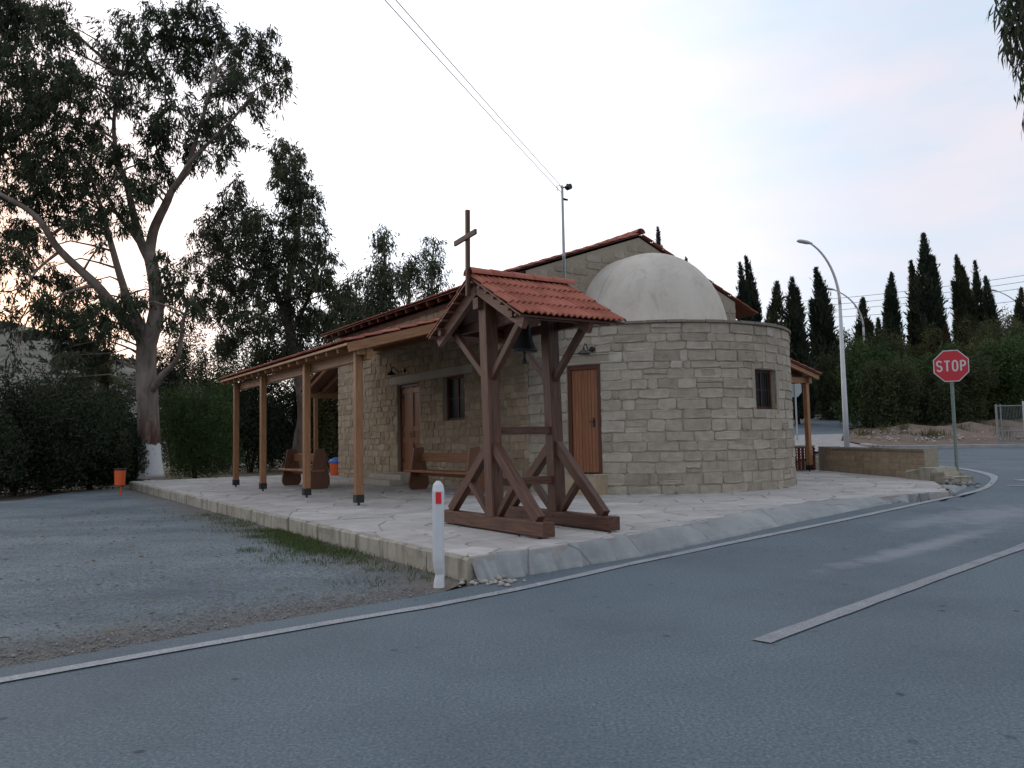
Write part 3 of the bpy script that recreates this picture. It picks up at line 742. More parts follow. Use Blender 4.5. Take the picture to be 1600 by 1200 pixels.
# ------------------------------------------------------------------ masonry
def courses(z0, z1, keys, hmin, hmax, rnd):
    ks = sorted(set([z0, z1]+[k for k in keys if z0 < k < z1])); out = []
    for a, b in zip(ks[:-1], ks[1:]):
        n = max(1, round((b-a)/((hmin+hmax)/2))); cuts = [a+(b-a)*(i+(rnd.uniform(-.16, .16) if 0 < i < n else 0))/n for i in range(n+1)]
        out += list(zip(cuts[:-1], cuts[1:]))
    return out
def stone_on(mb, mp, s0, s1, z0, z1, rnd, proud=0.020, tint=None, j=0.016, gap=0.005):
    """one dressed stone on a wall: mp(s,z,d) -> point; jittered outline, pillowed face"""
    s0 += gap; s1 -= gap; z0 += gap; z1 -= gap
    if s1-s0 < 0.03 or z1-z0 < 0.03: return
    nl = 3 if s1-s0 > 0.22 else 2; pts = []
    c = min(0.03, (z1-z0)*.2, (s1-s0)*.2)
    for i in range(nl): pts.append((s0+c+(s1-s0-2*c)*i/(nl-1), z0))
    pts += [(s1, z0+c), (s1, z1-c)]
    for i in range(nl): pts.append((s1-c-(s1-s0-2*c)*i/(nl-1), z1))
    pts += [(s0, z1-c), (s0, z0+c)]
    pts = [(a+rnd.uniform(-j, j), b+rnd.uniform(-j, j)) for a, b in pts]
    n = len(pts); cs, cz = (s0+s1)/2, (z0+z1)/2; pr = proud*rnd.uniform(0.25, 1.5)
    V = [mp(a, b, -0.012) for a, b in pts]
    e1, e2 = min(.012/max(s1-s0, .05)*2, .2), min(.012/max(z1-z0, .05)*2, .25)
    V += [mp(a+(cs-a)*e1*.35, b+(cz-b)*e2*.35, pr*0.75+rnd.uniform(-.003, .003)) for a, b in pts]
    V += [mp(a+(cs-a)*e1*1.6, b+(cz-b)*e2*1.6, pr+rnd.uniform(-.004, .004)) for a, b in pts]
    F = [(r*n+k, r*n+(k+1) % n, (r+1)*n+(k+1) % n, (r+1)*n+k) for r in (0, 1) for k in range(n)]+[tuple(range(2*n, 3*n))]
    mb.add(V, F, min(1, max(0, rnd.gauss(0.48, 0.30))) if tint is None else tint)
def lay(mp, s0, s1, z0, z1, openings, rnd, hmin, hmax, wmin, wmax, sink, limit=None):
    keys = [k for o in openings for k in (o[2], o[3])]
    for (a, b) in courses(z0, z1, keys, hmin, hmax, rnd):
        spans = [(s0, s1)]
        for o in openings:
            if o[2] < (a+b)/2 < o[3]:
                new = []
                for p, q in spans:
                    if o[1] <= p or o[0] >= q: new.append((p, q)); continue
                    if o[0]-p > 0.04: new.append((p, o[0]))
                    if q-o[1] > 0.04: new.append((o[1], q))
                spans = new
        for p, q in spans:
            x = p
            while x < q-0.02:
                wd = rnd.uniform(wmin, wmax)*(0.45 if rnd.random() < 0.14 else 1.0); e = min(q, x+wd)
                if q-e < wmin*0.5: e = q
                if limit is None or limit(x, e, b):
                    if b-a > 0.19 and rnd.random() < 0.10:
                        m_ = a+(b-a)*rnd.uniform(.4, .6); sink(x, e, a, m_); sink(x, e, m_, b)
                    else: sink(x, e, a, b+rnd.uniform(-.008, .008))
                x = e
def wall_core(mb, mp, s0, s1, z0, z1, openings, thick, step):
    """outer face with real openings and their reveals"""
    S_ = sorted(set([s0, s1]+[x for o in openings for x in o[:2]])); Z_ = sorted(set([z0, z1]+[x for o in openings for x in o[2:4]]))
    ss = []
    for a, b in zip(S_[:-1], S_[1:]):
        k = max(1, int((b-a)/step)); ss += [a+(b-a)*i/k for i in range(k)]
    ss.append(s1)
    for a, b in zip(ss[:-1], ss[1:]):
        for c, d in zip(Z_[:-1], Z_[1:]):
            if any(o[0]-1e-6 <= a and b <= o[1]+1e-6 and o[2]-1e-6 <= c and d <= o[3]+1e-6 for o in openings): continue
            mb.add([mp(a, c, 0), mp(b, c, 0), mp(b, d, 0), mp(a, d, 0)], [(0, 1, 2, 3)])
    for o in openings:
        a, b, c, d = o[:4]
        for p, q in (((a, c), (a, d)), ((b, c), (b, d)), ((a, c), (b, c)), ((a, d), (b, d))):
            mb.add([mp(p[0], p[1], 0), mp(q[0], q[1], 0), mp(q[0], q[1], -thick), mp(p[0], p[1], -thick)], [(0, 1, 2, 3)])
        mb.add([mp(a, c, -thick), mp(b, c, -thick), mp(b, d, -thick), mp(a, d, -thick)], [(0, 1, 2, 3)])

church = thing('church', 'small domed stone chapel with red tiled gable roof on paved terrace', 'chapel', (8.95, 7.3, ZP), uvframe=True)
def ap(s, z, d):        # s = arc length from angle -180 deg
    a = -PI+s/AR; batter = 0.02*(z-ZP)/3.4
    return (AC[0]+(AR+d-batter)*math.cos(a), AC[1]+(AR+d-batter)*math.sin(a), z)
def s_at(deg): return (math.radians(deg)+PI)*AR
RIM = 3.56
D2 = (s_at(-160.5), s_at(-147.5), 0.62, 2.80)
W2 = (s_at(-90.5), s_at(-77.5), 1.85, 2.66)
LIN2 = (s_at(-164), s_at(-139.5), 2.80, 3.02)
core = MB(); core.tint = 0.5
wall_core(core, ap, 0, PI*AR, 0, RIM+0.02, [D2, W2], 0.30, 0.25)
apse = core.build('apse_wall', 'mortar', church)
rn = random.Random(21); n_ind = [0]; arest = MB()
cand = []
lay(ap, 0, PI*AR, ZP-0.02, RIM, [D2, W2, LIN2], rn, 0.19, 0.235, 0.30, 0.66, lambda *a: cand.append(a))
for (a, b, c, d) in cand:
    deg = -180+math.degrees((a+b)/2/AR)
    if -172 < deg < -38 and n_ind[0] < 240 and (b-a) > 0.07:
        mb = MB(); stone_on(mb, ap, a, b, c, d, rn); mb.build('stone', 'stone', apse); n_ind[0] += 1
    else: stone_on(arest, ap, a, b, c, d, rn)
arest.build('stones', 'stone', apse, kind='stuff')
mb = MB(); stone_on(mb, ap, LIN2[0], LIN2[1], LIN2[2]+.005, LIN2[3], rn, 0.03, 0.7, 0.003, 0.004); mb.build('lintel', 'lintel', apse)
# plaster surround of the apse window
mb = MB(); mb.tint = 0.4
for (a, b, c, d) in ((W2[0]-.09, W2[1]+.09, W2[3], W2[3]+.10), (W2[0]-.09, W2[1]+.09, W2[2]-.09, W2[2]), (W2[0]-.09, W2[0], W2[2], W2[3]), (W2[1], W2[1]+.09, W2[2], W2[3])):
    mb.add([ap(a, c, .024), ap(b, c, .024), ap(b, d, .024), ap(a, d, .024), ap(a, c, -.02), ap(b, c, -.02), ap(b, d, -.02), ap(a, d, -.02)], [(0, 1, 2, 3), (0, 4, 5, 1), (1, 5, 6, 2), (2, 6, 7, 3), (3, 7, 4, 0)])
mb.build('window_surround', 'mortar', apse)
# coping slabs round the rim and the plaster roof behind
cop = MB(); cop.tint = 0.5
k = 26
for i in range(k):
    a0 = -PI*1.0+PI*i/k+0.002; a1 = -PI+PI*(i+1)/k-0.002; mb = MB(); mb.tint = rn.random(); V = []
    dz = rn.uniform(-.006, .006); ov = rn.uniform(.03, .055)
    for q in range(4):
        a = a0+(a1-a0)*q/3
        for r_, z in ((AR-.5, RIM+.035), (AR+ov, RIM+.005), (AR+ov, RIM+.055+dz), (AR-.5, RIM+.075+dz)):
            V.append((AC[0]+r_*math.cos(a), AC[1]+r_*math.sin(a), z))
    F = [(q*4+e, q*4+(e+1) % 4, (q+1)*4+(e+1) % 4, (q+1)*4+e) for q in range(3) for e in range(4)]+[(0, 1, 2, 3), (15, 14, 13, 12)]
    mb.add(V, F); mb.build('coping_slab', 'coping', church)
DR, DH, DV = 1.70, 1.95, 6.72
dm = MB(); dm.tint = .5; V = []; na, nb_ = 48, 18
for j in range(nb_):
    b = PI/2*j/(nb_-1); 
    for i in range(na+1):
        a = -PI+PI*i/na; r_ = DR*math.cos(b)**0.97 if j < nb_-1 else 0.01
        V.append((AC[0]-.22+r_*math.cos(a)*(1+0.004*math.sin(5*a+3*b)), DV+r_*math.sin(a), RIM+.03+DH*math.sin(b)))
F = [(j*(na+1)+i, j*(na+1)+i+1, (j+1)*(na+1)+i+1, (j+1)*(na+1)+i) for j in range(nb_-1) for i in range(na)]
dm.add(V, F)
# short barrel joining the half dome to the gable
V = []
for v_ in (DV, CH_V0+.02):
    for j in range(2*nb_-1):
        b = PI*j/(2*nb_-2); V.append((AC[0]-.22-DR*math.copysign(abs(math.cos(b))**0.97, math.cos(b)), v_, RIM+.03+DH*math.sin(b)))
m_ = 2*nb_-1; dm.add(V, [(j, j+1, m_+j+1, m_+j) for j in range(m_-1)])
dm.build('dome', 'dome_plaster', church, smooth=True)
fl = MB(); fl.tint = .5; V = [(AC[0]+(AR-.3)*math.cos(-PI+PI*i/40), AC[1]+(AR-.3)*math.sin(-PI+PI*i/40), RIM+.045) for i in range(41)]
fl.add(V, [tuple(range(41))]); fl.build('apse_roof', 'dome_plaster', church)

# nave
EAVE_Z, RIDGE_Z, EAVE_U = 4.93, 6.22, 5.2
SL = (RIDGE_Z-EAVE_Z)/(AC[0]-EAVE_U)
SOUTH_E, SOUTH_Z = 13.05, 4.58
SLS = (RIDGE_Z-SOUTH_Z)/(SOUTH_E-AC[0])
def roof_z(u): return RIDGE_Z-(SL*(AC[0]-u) if u < AC[0] else SLS*(u-AC[0]))
D1 = (12.43, 13.85, 0.50, 2.93); W1 = (10.02, 11.14, 1.84, 2.95); LIN1 = (9.6, 14.4, 2.95, 3.18)
def nw(s, z, d): return (CH_U0-d, s, z)
core = MB(); core.tint = .5
wall_core(core, nw, CH_V0, CH_V1, 0, 4.75, [D1, W1], 0.28, 2.0)
nave = core.build('nave_wall', 'mortar', church)
nrest = MB(); cand = []
lay(nw, CH_V0, CH_V1, ZP-.02, 4.72, [D1, W1, LIN1], rn, 0.165, 0.215, 0.20, 0.46, lambda *a: cand.append(a))
for (a, b, c, d) in cand:
    if 11 < (a+b)/2 < 18.5 and .3 < c < 2.6 and n_ind[0] < 290 and (b-a) > 0.2 and (14.0 < a or c > 1.2):
        mb = MB(); stone_on(mb, nw, a, b, c, d, rn); mb.build('stone', 'stone_warm', nave); n_ind[0] += 1
    else: stone_on(nrest, nw, a, b, c, d, rn)
nrest.build('stones', 'stone_warm', nave, kind='stuff')
mb = MB(); stone_on(mb, nw, LIN1[0], LIN1[1], LIN1[2]+.004, LIN1[3], rn, 0.035, .5, 0.003, 0.004); mb.build('lintel', 'lintel', nave)
def ew(s, z, d): return (s, CH_V0-d, z)
core = MB(); core.tint = .5; zw = roof_z(CH_U0)-.12
zs_ = roof_z(CH_U1)-.1
core.add([ew(CH_U0, RIM-.5, 0), ew(CH_U1, RIM-.5, 0), ew(CH_U1, zs_, 0), ew(AC[0], RIDGE_Z-.12, 0), ew(CH_U0, zw, 0)], [(0, 1, 2, 3, 4)])
gab = core.build('gable_wall', 'mortar', church)
grest = MB()
def under(x, e, b): return max(0, 1) and b < min(roof_z(x), roof_z(e))-.13
lay(ew, CH_U0, CH_U1, RIM, RIDGE_Z-.15, [], rn, 0.15, 0.21, 0.22, 0.5, lambda *a: stone_on(grest, ew, *a, rn, 0.014), limit=under)
grest.build('stones', 'stone_gable', gab, kind='stuff')
core = MB(); core.tint = .5
core.add([(CH_U0, CH_V1, 0), (CH_U1, CH_V1, 0), (CH_U1, CH_V1, zs_), (AC[0], CH_V1, RIDGE_Z-.12), (CH_U0, CH_V1, zw)], [(0, 1, 2, 3, 4)])
core.add([(CH_U1, CH_V0, 0), (CH_U1, CH_V1, 0), (CH_U1, CH_V1, zs_), (CH_U1, CH_V0, zs_)], [(0, 1, 2, 3)])
core.build('rear_wall', 'mortar', church)

# ------------------------------------------------------------------ roof tiles
TILE_W, TILE_L = 0.17, 0.36
def tile_profile(n=13): return [(TILE_W*(i/(n-1)-.5), 0.030*(0.5-0.5*math.cos(2*PI*2*i/(n-1)))) for i in range(n)]
def tile_verts(nseg=13, wd=TILE_W, ln=TILE_L, th=0.014):
    pr = tile_profile(nseg); V = []
    for y, lift in ((0.0, 0.020), (ln, 0.0)):
        for dz in (0.0, -th):
            for x, z in pr: V.append((x*wd/TILE_W, y, z+dz+lift))
    n = nseg; F = []
    for i in range(n-1):
        F.append((i, i+1, 2*n+i+1, 2*n+i)); F.append((n+i+1, n+i, 3*n+i, 3*n+i+1)); F.append((i+1, i, n+i, n+i+1))
    F += [(0, 2*n, 3*n, n), (n-1, 2*n-1, 4*n-1, 3*n-1)]
    return np.array(V), F
def tile_mesh(name, nseg=13, tint=.5):
    V, F = tile_verts(nseg); mb = MB(); mb.add([tuple(p) for p in V], F, tint); return mb.mesh(name, 'tile', smooth=False)
TILES = [tile_mesh('roof_tile', 13, t) for t in (.15, .35, .5, .7, .9)]
def tile_frame(origin, along, upslope):
    """matrix: x along the eave, y up the slope"""
    a = Vector(along).normalized(); u = Vector(upslope).normalized(); n = a.cross(u).normalized()
    if n.z < 0: a = -a; n = -n
    m_ = Matrix((a, u, n)).transposed().to_4x4(); m_.translation = Vector(origin); return m_
def tile_roof(parent, o0, along, upslope, length, nrows, row, single, name='roof_tile', nseg=7, rnd=rn, skip=0):
    """tiles over a slope: single objects where single(i_row,i_col) is true, the others joined"""
    al = Vector(along).normalized(); us = Vector(upslope).normalized(); nc = int(round(length/TILE_W)); base = Vector(root_base(parent))
    mb = MB(); TV, TF = tile_verts(nseg)
    for r in range(nrows):
        for c in range(nc):
            p = Vector(o0)+al*((c+.5)*length/nc)+us*(r*row)+Vector((0, 0, rnd.uniform(-.003, .004)))
            fr = tile_frame(p+us*rnd.uniform(-.008, .008), al, us) @ Matrix.Rotation(rnd.uniform(-.022, .022), 4, 'Z')
            if single(r, c, nc):
                o = link(name, rnd.choice(TILES), parent); fr.translation = p-base; o.matrix_local = fr
            else:
                mb.add([tuple(fr @ Vector(q)) for q in TV], TF, rnd.random())
    if mb.v: mb.build(name+'s', 'tile', parent, kind='stuff')
def ridge_tiles(parent, p0, p1, n, r0=0.10, name='ridge_tile'):
    p0, p1 = Vector(p0), Vector(p1); d = (p1-p0)/n; dn = d.normalized(); sd = dn.cross(Vector((0, 0, 1))).normalized()
    for i in range(n):
        a = p0+d*i; b = p0+d*(i+1.12); mb = MB(); mb.tint = rn.random(); V = []; m_ = 9
        for q, r_ in ((a, r0*1.12), (b, r0)):
            for dr in (0, -.014):
                for k_ in range(m_):
                    an = PI*k_/(m_-1); V.append(q+sd*math.cos(an)*(r_+dr)+Vector((0, 0, 1))*(math.sin(an)*(r_+dr)*.8-.02))
        F = []
        for k_ in range(m_-1):
            F += [(k_, k_+1, 2*m_+k_+1, 2*m_+k_), (m_+k_, 3*m_+k_, 3*m_+k_+1, m_+k_+1), (k_, m_+k_, m_+k_+1, k_+1), (2*m_+k_, 2*m_+k_+1, 3*m_+k_+1, 3*m_+k_)]
        mb.add(V, F); mb.build(name, 'tile', parent)

# main roof: boards, rafters, tiles
RV0, RV1 = 7.235, 18.75
for sgn, nm in ((1, 'north'), (-1, 'south')):
    e, ez = (EAVE_U, EAVE_Z) if sgn > 0 else (SOUTH_E, SOUTH_Z)
    mb = MB()
    P_ = [(e, ez-.042), (AC[0], RIDGE_Z-.042), (AC[0], RIDGE_Z-.064), (e, ez-.064)]
    mb.prism(P_, (0, 0, 0), (1, 0, 0), (0, 0, 1), (0, 1, 0), RV0+.075, RV1-.03); rf = mb.build('roof_boards', 'wood_frame', church)
    us = (AC[0]-e, 0, RIDGE_Z-ez)
    sl = math.hypot(us[0], us[2]); nr = 12; row = (sl-.06)/nr
    tile_roof(rf, (e-sgn*.04, RV0, ez-.035), (0, 1, 0), us, RV1-RV0, nr, row, lambda r, c, nc: c == 0 or (r == 0 and c < 20 and sgn > 0))
k = 19
for i in range(k):
    v_ = RV0+.25+(RV1-RV0-.5)*i/(k-1)
    bar('rafter', 'wood_frame', church, (EAVE_U+.03, v_, EAVE_Z-.135), (EAVE_U+1.0, v_, EAVE_Z-.135+SL*.97), .07, .10, up=(0, 0, 1))
boxo('wall_plate', 'wood_frame', church, (CH_U0-.04, CH_V0+.02, 4.66), (CH_U0+.12, CH_V1-.02, 4.80))
ridge_tiles(church, (AC[0], RV0-.03, RIDGE_Z+.0), (AC[0], RV1, RIDGE_Z+.0), 30, 0.12)

# doors and windows
def plank_door(parent, mp, s0, s1, z0, z1, rec, nplank, leafs=1, hside=1):
    d = MB(); fw = .085
    def rect(mb, a, b, c, e, d0, d1):
        mb.add([mp(a, c, d0), mp(b, c, d0), mp(b, e, d0), mp(a, e, d0), mp(a, c, d1), mp(b, c, d1), mp(b, e, d1), mp(a, e, d1)], [(4, 5, 6, 7), (0, 4, 7, 3), (1, 2, 6, 5), (3, 7, 6, 2), (0, 1, 5, 4), (0, 3, 2, 1)],
               None, [(c, a), (c, b), (e, b), (e, a)]*2)
    rect(d, s0+fw, s1-fw, z0+.02, z1-fw, -rec-.05, -rec-.035); door = d.build('door', 'wood_frame', parent)
    for (a, b, c, e) in ((s0, s0+fw, z0, z1), (s1-fw, s1, z0, z1), (s0+fw, s1-fw, z1-fw, z1)):
        mb = MB(); rect(mb, a+.002, b-.002, c, e-.002, -rec-.05, -rec+.035); mb.build('door_frame', 'wood_frame', door)
    if leafs == 1:
        wd = (s1-s0-2*fw)/nplank
        for i in range(nplank):
            mb = MB(); rect(mb, s0+fw+i*wd+.003, s0+fw+(i+1)*wd-.003, z0+.03, z1-fw-.01, -rec-.034, -rec+rn.uniform(-.004, .002)); mb.build('plank', 'wood_door', door)
    else:
        lw = (s1-s0-2*fw)/2
        for k_ in range(2):
            a = s0+fw+k_*lw+.006; b = a+lw-.012
            mb = MB(); rect(mb, a, b, z0+.03, z1-fw-.01, -rec-.034, -rec-.012); lf = mb.build('leaf', 'wood_door', door)
            H_ = z1-fw-.04-z0
            for (c, e) in ((.02, .09), (.33, .40), (.47, .53), (.93, .985)):
                mb = MB(); rect(mb, a+.012, b-.012, z0+.03+c*H_, z0+.03+e*H_, -rec-.012, -rec+.008); mb.build('rail', 'wood_door', door)
            for (p, q) in ((a, a+.07), (b-.07, b)):
                mb = MB(); rect(mb, p+.001, q-.001, z0+.032, z1-fw-.012, -rec-.011, -rec+.012); mb.build('stile', 'wood_door', door)
            for zf in (.12, .5, .88):
                mb = MB(); q = a+.02 if k_ == 0 else b-.02; rect(mb, q-.02, q+.02, z0+H_*zf, z0+H_*zf+.10, -rec+.012, -rec+.03); mb.build('hinge', 'black_iron', door)
    hs = s1-fw-.09 if hside > 0 else s0+fw+.09
    if leafs == 2: hs = (s0+s1)/2+.07
    mb = MB(); hz_ = z0+1.02; rect(mb, hs-.018, hs+.018, hz_-.09, hz_+.09, -rec+.003, -rec+.018); mb.tube([mp(hs, hz_+.02, -rec+.018), mp(hs, hz_+.02, -rec+.06), mp(hs-.09*hside, hz_+.02, -rec+.065)], .009, 6)
    mb.build('handle', 'black_iron', door)
    return door
plank_door(church, ap, D2[0], D2[1], D2[2], D2[3], 0.06, 8, 1, 1)
plank_door(church, nw, D1[0], D1[1], D1[2], D1[3], 0.12, 8, 2, 1)
def window(parent, mp, s0, s1, z0, z1, rec, nv, nh, bars):
    def rect(mb, a, b, c, e, d0, d1):
        mb.add([mp(a, c, d0), mp(b, c, d0), mp(b, e, d0), mp(a, e, d0), mp(a, c, d1), mp(b, c, d1), mp(b, e, d1), mp(a, e, d1)], [(4, 5, 6, 7), (0, 4, 7, 3), (1, 2, 6, 5), (3, 7, 6, 2), (0, 1, 5, 4), (0, 3, 2, 1)], None, [(c, a), (c, b), (e, b), (e, a)]*2)
    fw = .06; win = MB()
    for (a, b, c, e) in ((s0, s0+fw, z0, z1), (s1-fw, s1, z0, z1), (s0+fw, s1-fw, z1-fw, z1), (s0+fw, s1-fw, z0, z0+fw)): rect(win, a+.002, b-.002, c+.002, e-.002, -rec-.06, -rec)
    wo = win.build('window', 'wood_frame', parent)
    xs = [s0+fw+(s1-s0-2*fw)*i/nv for i in range(nv+1)]; zs = [z0+fw+(z1-z0-2*fw)*i/nh for i in range(nh+1)]
    for i in range(nv):
        for j in range(nh):
            mb = MB(); rect(mb, xs[i]+.004, xs[i+1]-.004, zs[j]+.004, zs[j+1]-.004, -rec-.045, -rec-.04); mb.build('pane', 'dark_glass', wo)
    for x in xs[1:-1]:
        mb = MB(); rect(mb, x-.014, x+.014, z0+fw, z1-fw, -rec-.05, -rec-.018); mb.build('muntin', 'wood_frame', wo)
    for z in zs[1:-1]:
        mb = MB(); rect(mb, s0+fw, s1-fw, z-.014, z+.014, -rec-.05, -rec-.020); mb.build('muntin', 'wood_frame', wo)
    for i in range(bars):
        x = s0+fw+(s1-s0-2*fw)*(i+.5)/bars; mb = MB(); mb.tube([mp(x, z0+.01, -rec+.03), mp(x, z1-.01, -rec+.03)], .008, 6); mb.build('bar', 'black_iron', wo)
    return wo
window(church, ap, W2[0], W2[1], W2[2], W2[3], 0.10, 2, 2, 7)
window(church, nw, W1[0], W1[1], W1[2], W1[3], 0.12, 2, 2, 0)
# stone steps at the doors
for (a, b, c, d, z) in ((CH_U0-.75, CH_U0+.02, 12.1, 14.1, .25), (CH_U0-1.15, CH_U0-.76, 11.9, 14.6, .13)):
    mb = MB(); mb.tint = .6; x = c
    mb.box((a, c, ZP-.05), (b, d, ZP+z), .015); mb.build('step', 'lintel', church)
mb = MB(); mb.tint = .45
V = [ap(s_, z, d_) for z, dd_ in ((ZP-.03, .42), (ZP+.36, .40)) for (s_, d_) in ((D2[0]-.2, -.05), (D2[0]-.16, dd_), (D2[1]+.0, dd_), (D2[1]+.12, -.05))]
mb.add(V, [(0, 1, 5, 4), (1, 2, 6, 5), (2, 3, 7, 6), (4, 5, 6, 7)]); mb.build('step', 'stone_warm', church)

# wall lamps
def wall_lamp(p, out, side, label):
    t = thing('wall_lamp', label, 'lamp', p, uvframe=True, group='black lamps above the chapel doors')
    o = Vector(out); sdv = Vector(side); p = Vector(p)
    mb = MB(); mb.tube([p-o*.03, p+o*.025], .055, 12); mb.build('wall_plate', 'black_iron', t)
    pts = [p+o*.02, p+o*.12+Vector((0, 0, -.05)), p+o*.2+Vector((0, 0, -.02)), p+o*.26+Vector((0, 0, .07)), p+o*.34+Vector((0, 0, .08)), p+o*.38+Vector((0, 0, .0))]
    mb = MB(); mb.tube(pts, .012, 6); mb.build('arm', 'black_iron', t)
    mb = MB(); q = p+o*.38; mb.lathe((q.x, q.y, q.z), [(.02, .0), (.03, -.04), (.06, -.06), (.13, -.12), (.13, -.13), (.02, -.10)], 16); mb.build('lamp_shade', 'black_iron', t)
a = math.radians(-152.5)
wall_lamp(ap(s_at(-150), 3.1, .03), (math.cos(math.radians(-155)), math.sin(math.radians(-155)), 0), (0, 1, 0), 'black iron lamp on the curved apse wall above the plank door')
wall_lamp((CH_U0-.05, 13.3, 3.30), (-1, 0.0, 0), (0, 1, 0), 'black iron lamp in the porch shade above the double door')

# ------------------------------------------------------------------ timber porches round the chapel
def shoe(parent, u, v):
    mb = MB(); mb.box((u-.075, v-.075, ZP+.05), (u+.075, v+.075, ZP+.19), .004); mb.build('post_shoe', 'black_iron', parent)
    mb = MB(); mb.tube([(u, v, ZP-.02), (u, v, ZP+.06)], .022, 8); mb.build('anchor', 'black_iron', parent)
np_ = thing('porch', 'open timber porch with tiled lean-to roof on the double door side', 'porch', (1.5, 6.58, ZP), uvframe=True)
PE_U, PE_Z, PSL = 1.18, 3.09, 0.266        # eave line and slope of the north porch
PV0, PV1 = 6.22, 15.3
def porch_z(u): return PE_Z+PSL*(u-PE_U)
for v_ in (6.58, 9.33, 12.46, 14.95):
    bar('post', 'wood_pine', np_, (1.5, v_, ZP+.09), (1.5, v_, 2.97), .135, .135, ch=.012); shoe(np_, 1.5, v_)
bar('beam', 'wood_pine', np_, (1.625, PV0+.12, 2.885), (1.625, PV1-.1, 2.885), .11, .19)
bar('beam', 'wood_pine', np_, (1.5, PV0+.22, 2.955), (1.5, PV0+.14, 2.955), .15, .17)     # butt of the cross beam on the end post
bar('wall_plate', 'wood_pine', np_, (5.56, PV0+.2, porch_z(5.56)-.24), (5.56, PV1-.1, porch_z(5.56)-.24), .10, .14)
k = 17
for i in range(1, k):
    v_ = PV0+.06+(PV1-PV0-.12)*i/(k-1)
    bar('rafter', 'wood_pine', np_, (PE_U+.03, v_, porch_z(PE_U+.03)-.115), (5.60, v_, porch_z(5.60)-.115), .065, .11)
bar('fascia_rafter', 'wood_pine', np_, (PE_U+.01, PV0+.035, porch_z(PE_U+.01)-.125), (5.62, PV0+.035, porch_z(5.62)-.125), .06, .16)
bar('eave_batten', 'wood_pine', np_, (PE_U-.005, PV0+.02, PE_Z-.062), (PE_U-.005, PV1-.02, PE_Z-.062), .03, .05)
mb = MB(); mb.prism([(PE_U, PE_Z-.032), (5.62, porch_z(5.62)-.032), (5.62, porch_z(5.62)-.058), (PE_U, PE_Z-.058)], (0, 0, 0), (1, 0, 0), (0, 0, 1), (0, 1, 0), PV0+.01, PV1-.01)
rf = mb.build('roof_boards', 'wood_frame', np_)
us = (1, 0, PSL); sl = (5.60-PE_U)*math.hypot(1, PSL); nr = 13
tile_roof(rf, (PE_U-.05, PV0, PE_Z-.016), (0, 1, 0), us, PV1-PV0, nr, sl/nr, lambda r, c, nc: c == 0 or r == 0)

wp = thing('porch', 'timber lean-to porch at the far end of the chapel, posts by the trees', 'porch', (6.0, 21.4, ZP), uvframe=True)
WV, WZ, WS = 21.8, 3.20, 0.30
def wz(v): return WZ+WS*(WV-v)
for u_ in (5.93, 9.0, 12.0):
    bar('post', 'wood_pine', wp, (u_, 21.4, ZP+.09), (u_, 21.4, 2.98), .13, .13, ch=.012); shoe(wp, u_, 21.4)
bar('beam', 'wood_pine', wp, (5.55, 21.4, 3.07), (12.4, 21.4, 3.07), .12, .18)
for i in range(12):
    u_ = 5.6+6.7*i/11; bar('rafter', 'wood_pine', wp, (u_, WV-.02, wz(WV)-.06), (u_, 18.44, wz(18.44)-.06), .07, .12)
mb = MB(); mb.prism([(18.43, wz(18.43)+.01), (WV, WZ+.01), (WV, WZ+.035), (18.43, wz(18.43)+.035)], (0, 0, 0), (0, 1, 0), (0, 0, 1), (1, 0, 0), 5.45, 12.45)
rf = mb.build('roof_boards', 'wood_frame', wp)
tile_roof(rf, (5.45, WV+.04, WZ+.05), (1, 0, 0), (0, -1, WS), 7.0, 10, (WV-18.43)*math.hypot(1, WS)/10, lambda r, c, nc: c == 0)

sp_ = thing('porch', 'narrow timber porch on the apse window side, beside the low stone wall', 'porch', (16.4, 8.3, ZP), uvframe=True)
SE = 16.72
def sz(u): return PE_Z+.02+PSL*(SE-u)
for v_ in (8.32, 11.5, 14.8):
    bar('post', 'wood_pine', sp_, (16.4, v_, ZP+.09), (16.4, v_, 2.86), .135, .135, ch=.012); shoe(sp_, 16.4, v_)
bar('beam', 'wood_pine', sp_, (16.4, 8.15, 2.94), (16.4, 15.2, 2.94), .12, .16)
bar('cross_beam', 'wood_pine', sp_, (12.28, 8.32, 2.93), (16.62, 8.32, 2.93), .12, .17)
for i in range(13):
    v_ = 8.1+7.1*i/12; bar('rafter', 'wood_pine', sp_, (SE-.02, v_, sz(SE)-.10), (12.3, v_, sz(12.3)-.10), .07, .13)
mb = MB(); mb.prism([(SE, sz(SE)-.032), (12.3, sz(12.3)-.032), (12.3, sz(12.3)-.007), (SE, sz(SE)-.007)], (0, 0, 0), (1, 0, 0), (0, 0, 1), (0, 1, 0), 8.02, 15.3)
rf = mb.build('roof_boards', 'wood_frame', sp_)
tile_roof(rf, (SE+.05, 8.0, sz(SE)+.004), (0, 1, 0), (-1, 0, PSL), 7.3, 13, (SE-12.3)*math.hypot(1, PSL)/13, lambda r, c, nc: c == 0)

